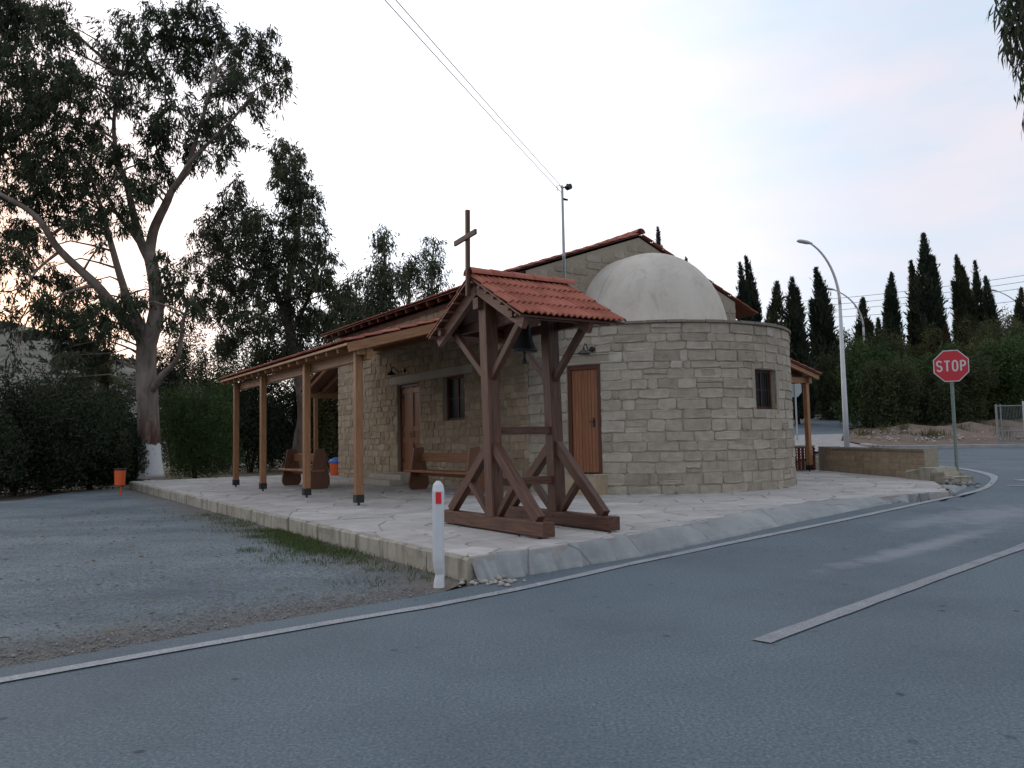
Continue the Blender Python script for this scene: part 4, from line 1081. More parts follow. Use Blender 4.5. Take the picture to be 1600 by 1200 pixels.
# ------------------------------------------------------------------ bell tower
bt = thing('bell_tower', 'dark timber bell frame with tiled gable roof and cross on top', 'bell tower', (1.7, 1.67, ZP), uvframe=True)
UA, UB = 1.22, 2.16
def pv(z): return 1.61+0.10*(z-.4)/2.7       # the frame leans slightly
for u_ in (UA, UB):
    bar('base_beam', 'wood_dark', bt, (u_, .50, ZP+.10), (u_, 2.84, ZP+.10), .165, .16, ch=.008)
    for v_ in (.7, 2.6):
        boxo('wedge', 'wood_dark', bt, (u_-.06, v_-.08, ZP-.01), (u_+.06, v_+.08, ZP+.025), .003)
    bar('post', 'wood_dark', bt, (u_, pv(.4), ZP+.175), (u_, pv(3.1), 3.10), .17, .17, up=(1, 0, 0), ch=.008)
    for sg in (-1, 1):
        foot = 1.67+sg*1.0; c0 = Vector((u_, foot, ZP+.19)); c1 = Vector((u_, pv(1.25)+sg*.06, 1.25))
        bar('brace', 'wood_dark', bt, c0, c1, .10, .13, up=(0, 0, 1), ch=.006)
        md = c0.lerp(c1, .48); bar('strut', 'wood_dark', bt, (u_, pv(.45)+sg*.09, ZP+.18), (u_, md.y-sg*.045, md.z-.03), .085, .075, ch=.005)
        bar('upper_brace', 'wood_dark', bt, (u_, pv(2.1)+sg*.05, 2.08), (u_, 1.72+sg*.80, 2.74), .075, .085, ch=.005)
bar('cross_rail', 'wood_dark', bt, (UA+.08, pv(1.43), 1.44), (UB-.08, pv(1.43), 1.44), .09, .095, ch=.005)
bar('cross_rail', 'wood_dark', bt, (UA+.08, pv(.8), .81), (UB-.08, pv(.8), .81), .09, .095, ch=.005)
RC, RZB, EZB, EVB = 1.73, 3.35, 2.72, 1.11       # ridge line, ridge height, eave height, half span
SLB = (RZB-EZB)/EVB; U0R, U1R = 0.98, 2.50
bar('bell_beam', 'wood_dark', bt, (U0R+.08, RC, 3.02), (U1R-.08, RC, 3.02), .12, .14, ch=.006)
for u_ in (UA, UB):
    bar('tie_beam', 'wood_dark', bt, (u_+.115, RC-.85, 2.80), (u_+.115, RC+.85, 2.80), .06, .12, ch=.006)
    for sg in (-1, 1):
        p0 = (u_-.115, RC+sg*1.03, EZB-.07); p1 = (u_-.115, RC, RZB-.13)
        bar('rafter', 'wood_mid', bt, p0, p1, .07, .16, ch=.006)
for sg in (-1, 1):
    bar('purlin', 'wood_dark', bt, (U0R+.03, RC+sg*.86, EZB+.045), (U1R-.03, RC+sg*.86, EZB+.045), .07, .09, ch=.005)
    mb = MB(); mb.prism([(RC, RZB+.0), (RC+sg*EVB, EZB), (RC+sg*EVB, EZB-.025), (RC, RZB-.025)], (0, 0, 0), (0, 1, 0), (0, 0, 1), (1, 0, 0), U0R, U1R)
    rf = mb.build('roof_boards', 'wood_frame', bt)
    us = (0, -sg*EVB, RZB-EZB); sl = math.hypot(EVB, RZB-EZB)
    tile_roof(rf, (U0R, RC+sg*(EVB+.05), EZB-.005), (1, 0, 0), us, U1R-U0R, 4, (sl+.01)/4, lambda r, c, nc: True)
    for i in range(7):
        f = (i+.5)/7; bar('batten_end', 'wood_mid', bt, (U0R-.02, RC+sg*EVB*f, RZB-.045-(RZB-EZB)*f), (U0R+.10, RC+sg*EVB*f, RZB-.045-(RZB-EZB)*f), .03, .03, ch=.003)
ridge_tiles(bt, (U0R-.02, RC, RZB+.045), (U1R+.02, RC, RZB+.045), 5, 0.105)
cx = bar('cross_post', 'wood_dark', bt, (U0R-.03, RC-.01, 3.10), (U0R-.03, RC-.035, 4.17), .045, .05, up=(1, 0, 0), ch=.004)
bar('cross_arm', 'wood_dark', bt, (U0R-.065, RC-.285, 3.84), (U0R-.065, RC+.235, 3.80), .03, .066, ch=.004)
bl = thing('bell', 'dark bronze bell hanging under the tiled roof of the timber frame', 'bell', (1.78, RC, 2.42), uvframe=True)
mb = MB(); mb.lathe((1.78, RC, 2.45), [(.165, 0), (.168, .012), (.15, .04), (.118, .12), (.098, .22), (.09, .29), (.075, .33), (.03, .345)], 28); mb.build('bell_body', 'bronze', bl, smooth=True)
mb = MB(); mb.tube([(1.78, RC, 2.79), (1.78, RC, 2.97)], .028, 8); mb.build('hanger', 'black_iron', bl)
mb = MB(); mb.tube([(1.78, RC, 2.5), (1.78, RC, 2.36), (1.78, RC, 2.33), (1.78, RC, 2.29)], [.012, .02, .034, .028], 8); mb.build('clapper', 'black_iron', bl)
mb = MB(); mb.tube([(1.78, RC, 2.30), (1.80, RC+.03, 1.9), (1.86, RC+.06, 1.5)], .004, 5); mb.build('bell_rope', 'dry_leaf', bl)

# ------------------------------------------------------------------ benches
def bench(u, v, ln, label):
    t = thing('bench', label, 'bench', (u, v+ln/2, ZP), uvframe=True)
    out = [(-.20, 0), (-.25, .06), (-.27, .15), (-.25, .27), (-.215, .42), (-.14, .90), (-.13, .94), (.10, .96), (.115, .90), (.19, .42), (.225, .27), (.235, .15), (.21, .06), (.16, 0)]
    for v_ in (v, v+ln-.06):
        mb = MB(); mb.prism(out, (u, 0, ZP+.012), (1, 0, 0), (0, 0, 1), (0, 1, 0), v_, v_+.06); mb.build('end_panel', 'wood_end', t)
    mb = MB(); mb.beam((u-.14, v-.02, ZP+.445), (u-.14, v+ln+.02, ZP+.445), .46, .05, ch=.01); mb.build('seat', 'wood_bench', t)
    mb = MB(); mb.beam((u+.03, v+.06, ZP+.745), (u+.06, v+ln-.06, ZP+.745), .045, .20, ch=.008); mb.build('backrest', 'wood_bench', t)
    mb = MB(); mb.beam((u, v+.06, ZP+.375), (u, v+ln-.06, ZP+.375), .05, .09, ch=.005); mb.build('stretcher', 'wood_bench', t)
bench(2.75, 12.0, 2.2, 'varnished wooden bench out between the porch posts, by the far end')
bench(4.30, 7.25, 2.6, 'varnished wooden bench against the chapel wall under the square window')

# ------------------------------------------------------------------ mast with lines on the gable
ms = thing('antenna_mast', 'thin grey mast with floodlight rising in front of the chapel gable', 'mast', (6.55, 7.12, RIM), uvframe=True)
MX, MY, MZ = 6.55, 7.12, 6.93
mb = MB(); mb.tube([(MX, MY, RIM+.04), (MX, MY, 5.3), (MX, MY, MZ)], [.034, .034, .026], 10); mb.build('pole', 'galvanised', ms)
mb = MB(); mb.tube([(MX-.02, MY-.04, 4.2), (MX-.035, MY-.04, 5.0), (MX-.02, MY-.03, 5.35)], .012, 6); mb.build('cable', 'wire', ms)
mb = MB(); mb.tube([(MX, MY, MZ-.05), (MX+.10, MY-.04, MZ-.02)], .015, 6); mb.tube([(MX+.08, MY-.06, MZ-.10), (MX+.14, MY-.08, MZ-.08), (MX+.15, MY-.09, MZ+.02), (MX+.08, MY-.05, MZ+.03)], .018, 6); mb.tube([(MX+.11, MY+.0, MZ-.03), (MX+.13, MY-.13, MZ-.03)], [.05, .065], 10); mb.build('floodlight', 'black_iron', ms)
mb = MB(); mb.tube([(MX, MY, MZ-.30), (MX+.11, MY-.05, MZ-.32)], [.03, .022], 8); mb.build('bracket', 'black_iron', ms)
mb = MB(); mb.tube([(MX, MY, MZ-.08), (MX-.08, MY, MZ+.0), (MX-.15, MY, MZ-.03), (MX-.12, MY, MZ-.14)], .007, 5); mb.build('drip_loop', 'wire', ms)
def wire(name, p0, p1, sag, r, label, group, n=24):
    p0 = Vector(p0); p1 = Vector(p1); mb = MB()
    mb.tube([p0.lerp(p1, i/n)-Vector((0, 0, sag*4*(i/n)*(1-i/n))) for i in range(n+1)], r, 5, caps=False)
    o = mb.build(name, 'wire'); top(o, label, 'wire', group)
pa_ = Vector(uvw(MX-.02, MY, MZ-.02)); pb_ = pix(620, 0, 8.5); wire('overhead_wire', pa_, pa_.lerp(pb_, 1.25), .02, .0055, 'service wire running to the very top of the gable mast', None)
pa_ = Vector(uvw(MX-.03, MY, MZ-.16)); pb_ = pix(603, 0, 8.5); wire('overhead_wire', pa_, pa_.lerp(pb_, 1.25), .02, .0055, 'service wire meeting the gable mast just below its top', None)
for k, (y0, y1, nm) in enumerate(((470, 424, 'topmost'), (479, 434, 'second from top'), (488, 444, 'third from top'), (497, 464, 'lowest'))):
    wire('power_line', pix(1235, y0+2, 75), pix(1640, y1, 62), .25, .02, nm+' of the four thin power lines behind the cypresses', 'parallel power lines behind the cypresses')
wire('telephone_wire', pix(250, 345, 60), pix(760, 446, 40), .3, .009, 'thin telephone wire passing behind the eucalyptus and the bell frame roof', None)

# ------------------------------------------------------------------ roadside things
d0 = Vector((-0.70, 7.34, 0.0))
dl = thing('delineator_post', 'white plastic marker post with red reflector at the gravel edge', 'marker post', d0, rotz=math.radians(12))
BASE[dl.name] = (0, 0, 0)
mb = MB(); V = []
def dprof(w_, dd, bx=0, by=0): return [(-w_, -dd*.3), (-w_*.55, -dd), (w_*.55, -dd), (w_, -dd*.3), (w_, dd*.6), (-w_, dd*.6)]
lv = [(-.05, .052, .035, 0, 0), (.05, .046, .030, .004, .004), (.11, .040, .022, .010, .008), (.17, .050, .034, .004, .002), (.24, .053, .040, 0, 0), (.60, .053, .040, 0, 0), (.87, .053, .040, .003, 0), (.925, .042, .028, .004, .01), (.955, .020, .012, .004, .018), (.960, .012, .008, .004, .02)]
for z, w_, dd, bx, by in lv:
    for x, y in dprof(w_, dd): V.append((x+bx+(.03*rn.uniform(-1, 1)*.1), y+by, z))
n = 6; F = [(r*n+k, r*n+(k+1) % n, (r+1)*n+(k+1) % n, (r+1)*n+k) for r in range(len(lv)-1) for k in range(n)]+[tuple(range(n)), tuple(range((len(lv)-1)*n, len(lv)*n))]
mb.add(V, F); mb.build('post', 'sign_white', dl)
boxo('reflector', 'reflector_red', dl, (-.027, -.046, .755), (.027, -.038, .86), .002)

ss = on_ground(1496, 748); ss = pix(1496, 748, 18.5); ss.z = h1(ss.x, ss.y)
st = thing('stop_sign', 'red octagonal stop sign on a green grey pole beside the low wall', 'road sign', tuple(ss), rotz=math.radians(-24))
BASE[st.name] = (0, 0, 0)
mb = MB(); mb.tube([(0, 0, -.15), (0, 0, 2.98)], .038, 12); mb.build('pole', 'green_pole', st)
R8 = .40; o8 = [(R8*math.cos(PI/8+PI/4*k), R8*math.sin(PI/8+PI/4*k)) for k in range(8)]
ZS = 2.60
mb = MB(); mb.prism(o8, (0, -.058, ZS), (1, 0, 0), (0, 0, 1), (0, 1, 0), 0, .012); pl = mb.build('sign_plate', 'sign_white', st)
mb = MB(); mb.prism([(x*.945, y*.945) for x, y in o8], (0, -.0605, ZS), (1, 0, 0), (0, 0, 1), (0, 1, 0), 0, .0022); mb.build('red_face', 'sign_red', pl)
def strokes(mb, segs, wd, x0, sc, y):
    for path in segs:
        P = [Vector((x0+a*sc[0], y, ZS+b*sc[1])) for a, b in path]; n_ = len(P); V = []
        closed = (P[0]-P[-1]).length < 1e-6
        for i in range(n_):
            a = P[i-1] if i > 0 else (P[-2] if closed else P[0]); b = P[i+1] if i < n_-1 else (P[1] if closed else P[-1])
            d = (b-a).normalized(); q = Vector((-d.z, 0, d.x))
            for s_ in (-1, 1): V.append(P[i]+q*(s_*wd/2))
        V2 = V+[p+Vector((0, .003, 0)) for p in V]; m_ = len(V)
        F = [(2*i, 2*i+1, 2*i+3, 2*i+2) for i in range(n_-1)]+[(2*i, 2*i+2, m_+2*i+2, m_+2*i) for i in range(n_-1)]+[(2*i+1, m_+2*i+1, m_+2*i+3, 2*i+3) for i in range(n_-1)]
        mb.add(V2, F)
def arc(cx_, cy_, rx, ry, a0, a1, n_=10): return [(cx_+rx*math.cos(math.radians(a0+(a1-a0)*i/n_)), cy_+ry*math.sin(math.radians(a0+(a1-a0)*i/n_))) for i in range(n_+1)]
LET = {'S': [arc(0, .5, .8, .5, 20, 270, 14)+arc(0, -.5, .8, .5, 90, -160, 14)[1:]],
       'T': [[(-.95, .93), (.95, .93)], [(0, 1.0), (0, -1.05)]],
       'O': [arc(0, .35, .8, .65, 0, 180, 10)+arc(0, -.35, .8, .65, 180, 360, 10)+[(.8, .35)]],
       'P': [[(-.7, -1.05), (-.7, 1.0)], [(-.7, .93), (.1, .93)]+arc(.1, .45, .7, .48, 90, -90, 8)+[(-.7, -.03)]]}
for i, ch_ in enumerate('STOP'):
    mb = MB(); strokes(mb, LET[ch_], .036, -.245+i*.163, (.060, .118), -.0640); mb.build('letter', 'sign_white', pl)

b2 = pix(1245, 664, 34.0); b2.z = h1(b2.x, b2.y)
sb = thing('traffic_sign', 'grey back of an octagonal road sign on a thin pole behind the porch', 'road sign', tuple(b2), rotz=math.radians(20)); BASE[sb.name] = (0, 0, 0)
mb = MB(); mb.tube([(0, 0, -.1), (0, 0, 2.6)], .035, 10); mb.build('pole', 'galvanised', sb)
mb = MB(); mb.prism(o8, (0, .04, 2.25), (1, 0, 0), (0, 0, 1), (0, 1, 0), 0, .012); mb.build('sign_plate', 'sign_back', sb)

def street_lamp(base, H_, reach, az, label, s=1.0):
    base = Vector(base); t = thing('street_lamp', label, 'street lamp', tuple(base), rotz=az, group='street lamps along the side street'); BASE[t.name] = (0, 0, 0)
    mb = MB(); mb.tube([(0, 0, -.2), (0, 0, 1.5), (0, 0, H_*.70)], [.105*s, .10*s, .062*s], 12); mb.build('pole', 'lamp_pole', t, smooth=True)
    pts = [Vector((0, 0, H_*.70))]
    for i in range(1, 13):
        a = i/12*math.radians(68); pts.append(Vector((-(1-math.cos(a))*reach/ (1-math.cos(math.radians(68))), 0, H_*.70+math.sin(a)*H_*.30/math.sin(math.radians(68)))))
    mb = MB(); mb.tube(pts, [.062*s+(.034-.062)*s*i/12 for i in range(13)], 10); mb.build('arm', 'lamp_pole', t, smooth=True)
    e = pts[-1]; d = Vector((-.93, 0, .16)).normalized()
    hd = MB(); V = []
    for f, w_, hh in ((-.08, .04, .04), (0, .07, .06), (.15, .13, .09), (.40, .14, .085), (.52, .10, .06), (.56, .03, .02)):
        c = e+d*f
        for k in range(10):
            a = 2*PI*k/10; V.append(c+Vector((0, math.cos(a)*w_, 0))+Vector((.16, 0, .93))*math.sin(a)*hh*(1 if math.sin(a) > 0 else .7))
    hd.add(V, [(r*10+k, r*10+(k+1) % 10, (r+1)*10+(k+1) % 10, (r+1)*10+k) for r in range(5) for k in range(10)]+[tuple(range(10)), tuple(range(50, 60))])
    hd.build('lamp_head', 'lamp_head', t, smooth=True)
street_lamp((12.90, 30.8, h1(12.9, 30.8)), 8.05, 1.12, math.radians(8), 'tall white street lamp rising from the footway behind the low wall')
p = pix(1351, 545, 52); street_lamp((p.x, p.y, h1(p.x, p.y)), 8.3, 1.9, math.radians(5), 'farther street lamp standing among the cypresses behind the bushes')
p = pix(1612, 600, 66); street_lamp((p.x, p.y, h1(p.x, p.y)), 9.6, 2.6, math.radians(5), 'farthest street lamp, its arm just clearing the small conical cypress')

# orange litter bin by the lot, orange tub with blue lid by the porch
lb = pix(187, 763, 22.0); lb.z = 0.0
t = thing('litter_bin', 'orange litter bin with dark rim on a short post below the eucalyptus', 'litter bin', (lb.x, lb.y, lb.z), rotz=.3); BASE[t.name] = (0, 0, 0)
mb = MB(); mb.tube([(0.03, 0, -.1), (.03, 0, .30)], .022, 8); mb.build('post', 'orange_plastic', t)
mb = MB(); mb.lathe((0, 0, .27), [(.11, 0), (.135, .02), (.150, .42), (.152, .43)], 18); mb.build('bucket', 'orange_plastic', t, smooth=False)
mb = MB(); mb.lathe((0, 0, .695), [(.155, 0), (.160, .015), (.158, .05), (.13, .055)], 18); mb.build('rim', 'black_iron', t)
q = pix(526, 733, 27.5); q.z = ZP
uq, vq = to_uv(q.x, q.y)
t = thing('waste_tub', 'round orange tub with blue lid beyond the chapel corner', 'tub', (q.x, q.y, ZP)); BASE[t.name] = (0, 0, 0)
mb = MB(); mb.lathe((0, 0, .0), [(.20, 0), (.21, .05), (.25, .42), (.255, .44)], 20); mb.build('tub_body', 'orange_plastic', t)
mb = MB(); mb.lathe((0, 0, .435), [(.275, 0), (.285, .03), (.24, .10), (.12, .16), (.01, .175)], 20); mb.build('lid', 'blue_plastic', t, smooth=True)

# low stone wall, lattice brick screen, rough wall end
WA, WB = (17.15, 8.5), (14.05, 3.5)
lw = thing('low_wall', 'low rough stone wall at the terrace end, beside the stop sign', 'wall', (WB[0], WB[1], ZP), uvframe=True)
wd_ = Vector((WB[0]-WA[0], WB[1]-WA[1], 0)); wl = wd_.length; wd_.normalize(); wn = Vector((wd_.y, -wd_.x, 0))
if wn.dot(Vector((cu-WA[0], cv-WA[1], 0))) < 0: wn = -wn
def lwm(s, z, d): return tuple(Vector((WA[0], WA[1], z))+wd_*s+wn*d)
mb = MB(); mb.tint = .35; zt = ZP+.70
mb.add([lwm(0, -.1, 0), lwm(wl, -.1, 0), lwm(wl, zt, 0), lwm(0, zt, 0), lwm(0, -.1, -.32), lwm(wl, -.1, -.32), lwm(wl, zt, -.32), lwm(0, zt, -.32)], [(0, 1, 2, 3), (3, 2, 6, 7), (5, 4, 7, 6), (1, 5, 6, 2), (4, 0, 3, 7)])
core_w = mb.build('wall_core', 'mortar', lw)
cand = []; lay(lwm, 0.45, wl, ZP, zt-.05, [], rn, .15, .22, .25, .6, lambda *a: cand.append(a))
for a in cand:
    mb = MB(); stone_on(mb, lwm, *a, rn, .006, min(1, max(0, rn.gauss(.35, .2)))); mb.build('stone', 'stone_warm', lw)
for i in range(9):
    a = wl*i/9; b = wl*(i+1)/9; mb = MB(); mb.tint = rn.random()
    zj = zt+rn.uniform(-.01, .012); V = [lwm(s_, z_, d_) for z_ in (zt-.045, zj+.012) for (s_, d_) in ((a+.004, .03), (b-.004, .03), (b-.004, -.35), (a+.004, -.35))]
    mb.add(V, [(0, 1, 2, 3), (4, 5, 6, 7), (0, 1, 5, 4), (1, 2, 6, 5), (2, 3, 7, 6), (3, 0, 4, 7)]); mb.build('coping_slab', 'coping', lw)
mb = MB(); mb.tint = .7
mb.add([lwm(s_, z_, d_) for z_ in (ZP-.05, zt-.05) for (s_, d_) in ((0.0, .035), (.45, .035), (.45, -.02), (0, -.02))], [(0, 1, 2, 3), (4, 5, 6, 7), (0, 1, 5, 4), (1, 2, 6, 5), (3, 0, 4, 7)]); mb.build('end_pier', 'coping', lw)
for k, (a, b, z_, d0_, d1_) in enumerate(((wl+.0, wl+.55, .30, .16, -.40), (wl+.5, wl+1.0, .20, .12, -.35), (wl+.95, wl+1.35, .13, .10, -.3), (wl-.55, wl+.0, .22, .17, .03))):
    mb = MB(); mb.tint = rn.random()
    V = [Vector(lwm(s_, ZP+zz, d_))+Vector((rn.uniform(-.03, .03), rn.uniform(-.03, .03), rn.uniform(-.02, .02))) for zz in (-.15, z_*.6, z_) for (s_, d_) in ((a+.01, d0_), (b-.01, d0_), (b-.01, d1_), (a+.01, d1_))]
    mb.add(V, [(0, 1, 5, 4), (1, 2, 6, 5), (2, 3, 7, 6), (3, 0, 4, 7), (4, 5, 9, 8), (5, 6, 10, 9), (6, 7, 11, 10), (7, 4, 8, 11), (8, 9, 10, 11)]); mb.build('rough_block', 'edge_stone', lw)

lt = thing('brick_screen', 'openwork red brick screen panel behind the narrow porch post', 'brick screen', (15.4, 9.0, ZP), uvframe=True)
LA = Vector((17.05, 8.62, 0)); ld = Vector((-1, .62, 0)).normalized(); nrow, ncol, cell = 8, 18, .115
for j in range(nrow+1):
    z = ZP+.02+j*(.70-.03)/nrow
    mb = MB(); mb.tint = rn.random(); mb.beam(tuple(LA+Vector((0, 0, z))), tuple(LA+ld*(ncol*cell)+Vector((0, 0, z))), .10, .026, ch=.003); mb.build('course', 'brick', lt)
    if j < nrow:
        for i in range(ncol+1):
            mb = MB(); mb.tint = rn.random(); q = LA+ld*(i*cell); mb.box((q.x-.013, q.y-.045, z+.013), (q.x+.013, q.y+.045, z+.067/1+.005), .002); mb.build('brick', 'brick', lt)
bar('coping', 'coping', lt, tuple(LA+Vector((0, 0, ZP+.735))), tuple(LA+ld*(ncol*cell)+Vector((0, 0, ZP+.735))), .16, .06)

# mesh gate across the side street
g0 = pix(1560, 697, 30.6); g0.z = h1(g0.x, g0.y); g1 = g0+Vector((5.4, -.5, 0)); g1.z = g0.z-.02
gt = thing('mesh_gate', 'grey wire mesh gate between posts in front of the bushes', 'gate', tuple(g0)); gd = (g1-g0); gl_ = gd.length; gd.normalize()
for s_ in (0, .16, 2.6, 2.75, 5.3):
    p = g0+gd*s_; mb = MB(); mb.tube([p+Vector((0, 0, -.1)), p+Vector((0, 0, 1.62 if s_ not in (.6,) else 1.7))], .04 if s_ in (0, 2.75, 5.3) else .028, 8); mb.build('post', 'gate_metal', gt)
p = g0+gd*1.0; mb = MB(); mb.tube([p, p+Vector((0, 0, 1.72))], .035, 8); mb.build('post', 'lamp_pole', gt)
for z in (.12, .58, 1.55):
    mb = MB(); mb.tube([g0+gd*.0+Vector((0, 0, z)), g0+gd*5.3+Vector((0, 0, z))], .022, 6); mb.build('rail', 'gate_metal', gt)
i = 0; k = int(5.3/.055); wm = MB()
for i in range(k):
    q = g0+gd*(i*.055+.02); wm.tube([q+Vector((0, 0, .13)), q+Vector((0, 0, 1.54))], .0055, 4, caps=False)
wm.build('mesh_wires', 'gate_metal', gt, kind='stuff')
for i in range(48):
    q = g0+gd*(.2+i*.05); bar('paling', 'gate_metal', gt, q+Vector((0, 0, .10)), q+Vector((0, 0, .58)), .02, .02, ch=0) if i % 2 == 0 else None

# ------------------------------------------------------------------ vegetation
def unit(a): return a/np.maximum(np.linalg.norm(a, axis=1, keepdims=True), 1e-6)
def leaf_quads(C, D, ln, wd, rng, curl=0.15):
    """one pointed leaf (a bent diamond of four points) at every C, along D"""
    n = len(C); R = unit(rng.normal(size=(n, 3))); Sd = unit(np.cross(D, R)); Nn = np.cross(Sd, D)
    ln = np.broadcast_to(ln, (n,))[:, None]; wd = np.broadcast_to(wd, (n,))[:, None]
    V = np.empty((n, 4, 3)); V[:, 0] = C; V[:, 1] = C+D*ln*.45+Sd*wd*.5+Nn*ln*curl*.5; V[:, 2] = C+D*ln+Nn*ln*curl*rng.uniform(-1, 1, (n, 1)); V[:, 3] = C+D*ln*.45-Sd*wd*.5+Nn*ln*curl*.5
    return V.reshape(-1, 3), np.arange(4*n).reshape(n, 4)
def ball(n, rng, p=0.5): return unit(rng.normal(size=(n, 3)))*(rng.uniform(0, 1, (n, 1))**p)
def foliage(clumps, rng, sub, per, ln, wd, spread, droop=1.0, tint_by=0.5):
    """clumps: (centre, radii). Twig ends are spread through each clump; leaves hang round every twig end"""
    Vs = []; T = []
    for c, r in clumps:
        c = np.array(c); r = np.array(r); m = max(3, int(sub*(r[0]*r[1]*r[2])**(2/3)))
        tw = ball(m, rng, .42)*r; tw[:, 2] += -.12*r[2]*rng.uniform(0, 1, m)
        tw = tw+c
        ct = rng.uniform(.15, .85)
        k = rng.integers(int(per*.5), int(per*1.5)+1, m); rep = np.repeat(np.arange(m), k); n = len(rep)
        twd = unit(rng.normal(size=(m, 3))*np.array([.75, .75, .5])+np.array([0, 0, -droop]))
        along = rng.uniform(0, 1, n)[:, None]*rng.uniform(2.0, 5.0, m)[rep][:, None]*spread
        C = tw[rep]+twd[rep]*along+rng.normal(size=(n, 3))*spread*.55
        D = unit(twd[rep]*.8+rng.normal(size=(n, 3))*.55+np.array([0, 0, -droop*.6]))
        V, _ = leaf_quads(C, D, ln*rng.uniform(.6, 1.3, n), wd*rng.uniform(.7, 1.3, n), rng)
        t = np.clip(ct*.35+rng.uniform(0, 1, m)[rep]*.35+rng.uniform(0, .3, n), 0, 1)
        Vs.append(V); T.append(np.repeat(t, 4))
    V = np.concatenate(Vs); T = np.concatenate(T); return V, np.arange(len(V)).reshape(-1, 4), T
def limb_tube(mb, pts, r0, r1, n=8, wob=0.0, rnd=random):
    P = smooth_poly(pts, 5); m = len(P); P = [p+Vector((rnd.uniform(-wob, wob), rnd.uniform(-wob, wob), 0))*(0 < i < m-1) for i, p in enumerate(P)]
    mb.tube(P, [r0+(r1-r0)*(i/(m-1))**.8 for i in range(m)], n); return P
def euc_tree(name, label, base, limbs, clumps, leaf='leaf_euc', bark='bark', seed=1, sub=34, per=15, ln=.24, wd=.040, spread=.17, group=None, droop=1.0, flare=True):
    """limbs: list of (points, r0, r1); clumps: (centre, radii). Twigs tie every clump to the nearest limb."""
    rng = np.random.default_rng(seed); rnd = random.Random(seed)
    t = thing(name, label, 'tree', tuple(base), group=group); nodes = []
    trunk = None
    for k, (pts, r0, r1) in enumerate(limbs):
        mb = MB(); P = limb_tube(mb, pts, r0, r1, 14 if k == 0 else 8, .02*r0, rnd)
        if k == 0 and flare:
            v = [Vector(q) for q in mb.v]; b0 = Vector(base)
            for i_, q in enumerate(v):
                hh = q.z-b0.z
                if hh < 1.3: c_ = P[0].lerp(P[-1], 0); f = 1+.16*(1-max(0, hh)/1.3)**2*(1+.3*math.sin(3*math.atan2(q.y-b0.y, q.x-b0.x)+1)); mb.v[i_] = (b0.x+(q.x-b0.x)*f if False else P[0].x+(q.x-P[0].x)*f, P[0].y+(q.y-P[0].y)*f, q.z)
        o = mb.build('trunk' if k == 0 else 'limb', bark, t, smooth=True)
        nodes += [(p, r0+(r1-r0)*(i/len(P))) for i, p in enumerate(P) if k > 0 or i > len(P)*.5]
    tw = MB()
    NP = np.array([p[:] for p, r in nodes])
    for c, r in clumps:
        c = Vector(c); d = np.linalg.norm(NP-np.array(c[:]), axis=1)+np.maximum(0, NP[:, 2]-c.z+.3)*.8; i = int(np.argmin(d)); p, rr0 = nodes[i]
        mid = p.lerp(c, .5)+Vector((rnd.uniform(-.2, .2), rnd.uniform(-.2, .2), .12*(c-p).length))
        tw.tube([p, p.lerp(mid, .5)+Vector((0, 0, .03)), mid, c], [min(rr0*.7, .05), .036, .028, .012], 5)
        for _ in range(4):
            e = c+Vector((rnd.gauss(0, .5)*r[0], rnd.gauss(0, .5)*r[1], rnd.uniform(-.3, .7)*r[2])); tw.tube([mid.lerp(c, rnd.uniform(.3, 1)), e], [.014, .005], 4, caps=False)
    if tw.v: tw.build('twigs', bark, t, kind='stuff')
    V, F, T = foliage(clumps, rng, sub, per, ln, wd, spread, droop)
    me = np_mesh('crown', V-np.array(base), F, leaf, T); link('crown', me, t)
    return t
def pc(lst, dist, rnd, dj=1.5, squash=.85):
    """clumps given as (px, py, radius in px) of the photograph, set at real distances with depth of their own"""
    out = []
    for x, y, r in lst:
        dd = dist+rnd.uniform(-dj, dj); c = pix(x, y, dd); R_ = r*dd/FPX; out.append((tuple(c), (R_, R_*1.1, R_*squash)))
    return out
def pl_(pts, dist, dj=None): return [pix(x, y, dist+(dj[i] if dj else 0)) for i, (x, y) in enumerate(pts)]

# great eucalyptus at the terrace corner
rnd = random.Random(5); D0 = 29.4
b0 = pix(235, 746, D0); b0.z = ZP-.05
limbs = [([b0, *pl_([(233, 690), (230, 620), (228, 565), (230, 528)], D0)], .42, .35),
         (pl_([(228, 545), (217, 522), (180, 482), (150, 445), (94, 392), (56, 338), (0, 303)], D0, [0, 0, -.4, -.8, -1.4, -2, -2.4]), .30, .07),
         (pl_([(229, 540), (222, 512), (204, 479), (188, 432), (170, 368), (160, 330), (140, 270)], D0, [0, 0, .4, .8, 1.2, 1.5, 1.8]), .24, .06),
         (pl_([(230, 545), (241, 505), (245, 475), (241, 432), (233, 396)], D0, [0, 0, 0, 0, .1]), .32, .24),
         (pl_([(233, 402), (240, 360), (259, 319), (270, 296), (292, 268), (298, 245), (318, 180), (330, 130)], D0, [.1, 0, -.2, -.3, -.4, -.4, -.6, -.8]), .22, .05),
         (pl_([(234, 405), (221, 380), (209, 337), (199, 292), (184, 250), (178, 190), (190, 120)], D0, [.1, .3, .5, .7, .9, 1.0, 1.2]), .20, .05),
         (pl_([(222, 385), (205, 362), (187, 341), (170, 310)], D0, [.3, .1, -.3, -.7]), .12, .05),
         (pl_([(270, 298), (300, 250), (360, 190), (400, 140)], D0, [-.3, -.9, -1.5, -2]), .10, .03),
         (pl_([(236, 612), (252, 588), (268, 572), (280, 552), (287, 500), (300, 462)], D0, [-.1, -.5, -.8, -1, -1.2, -1.4]), .15, .04),
         (pl_([(94, 392), (60, 420), (40, 450)], D0, [-1.4, -1.6, -1.8]), .07, .02),
         (pl_([(150, 445), (110, 455), (80, 470)], D0, [-.8, -1.2, -1.6]), .09, .02)]
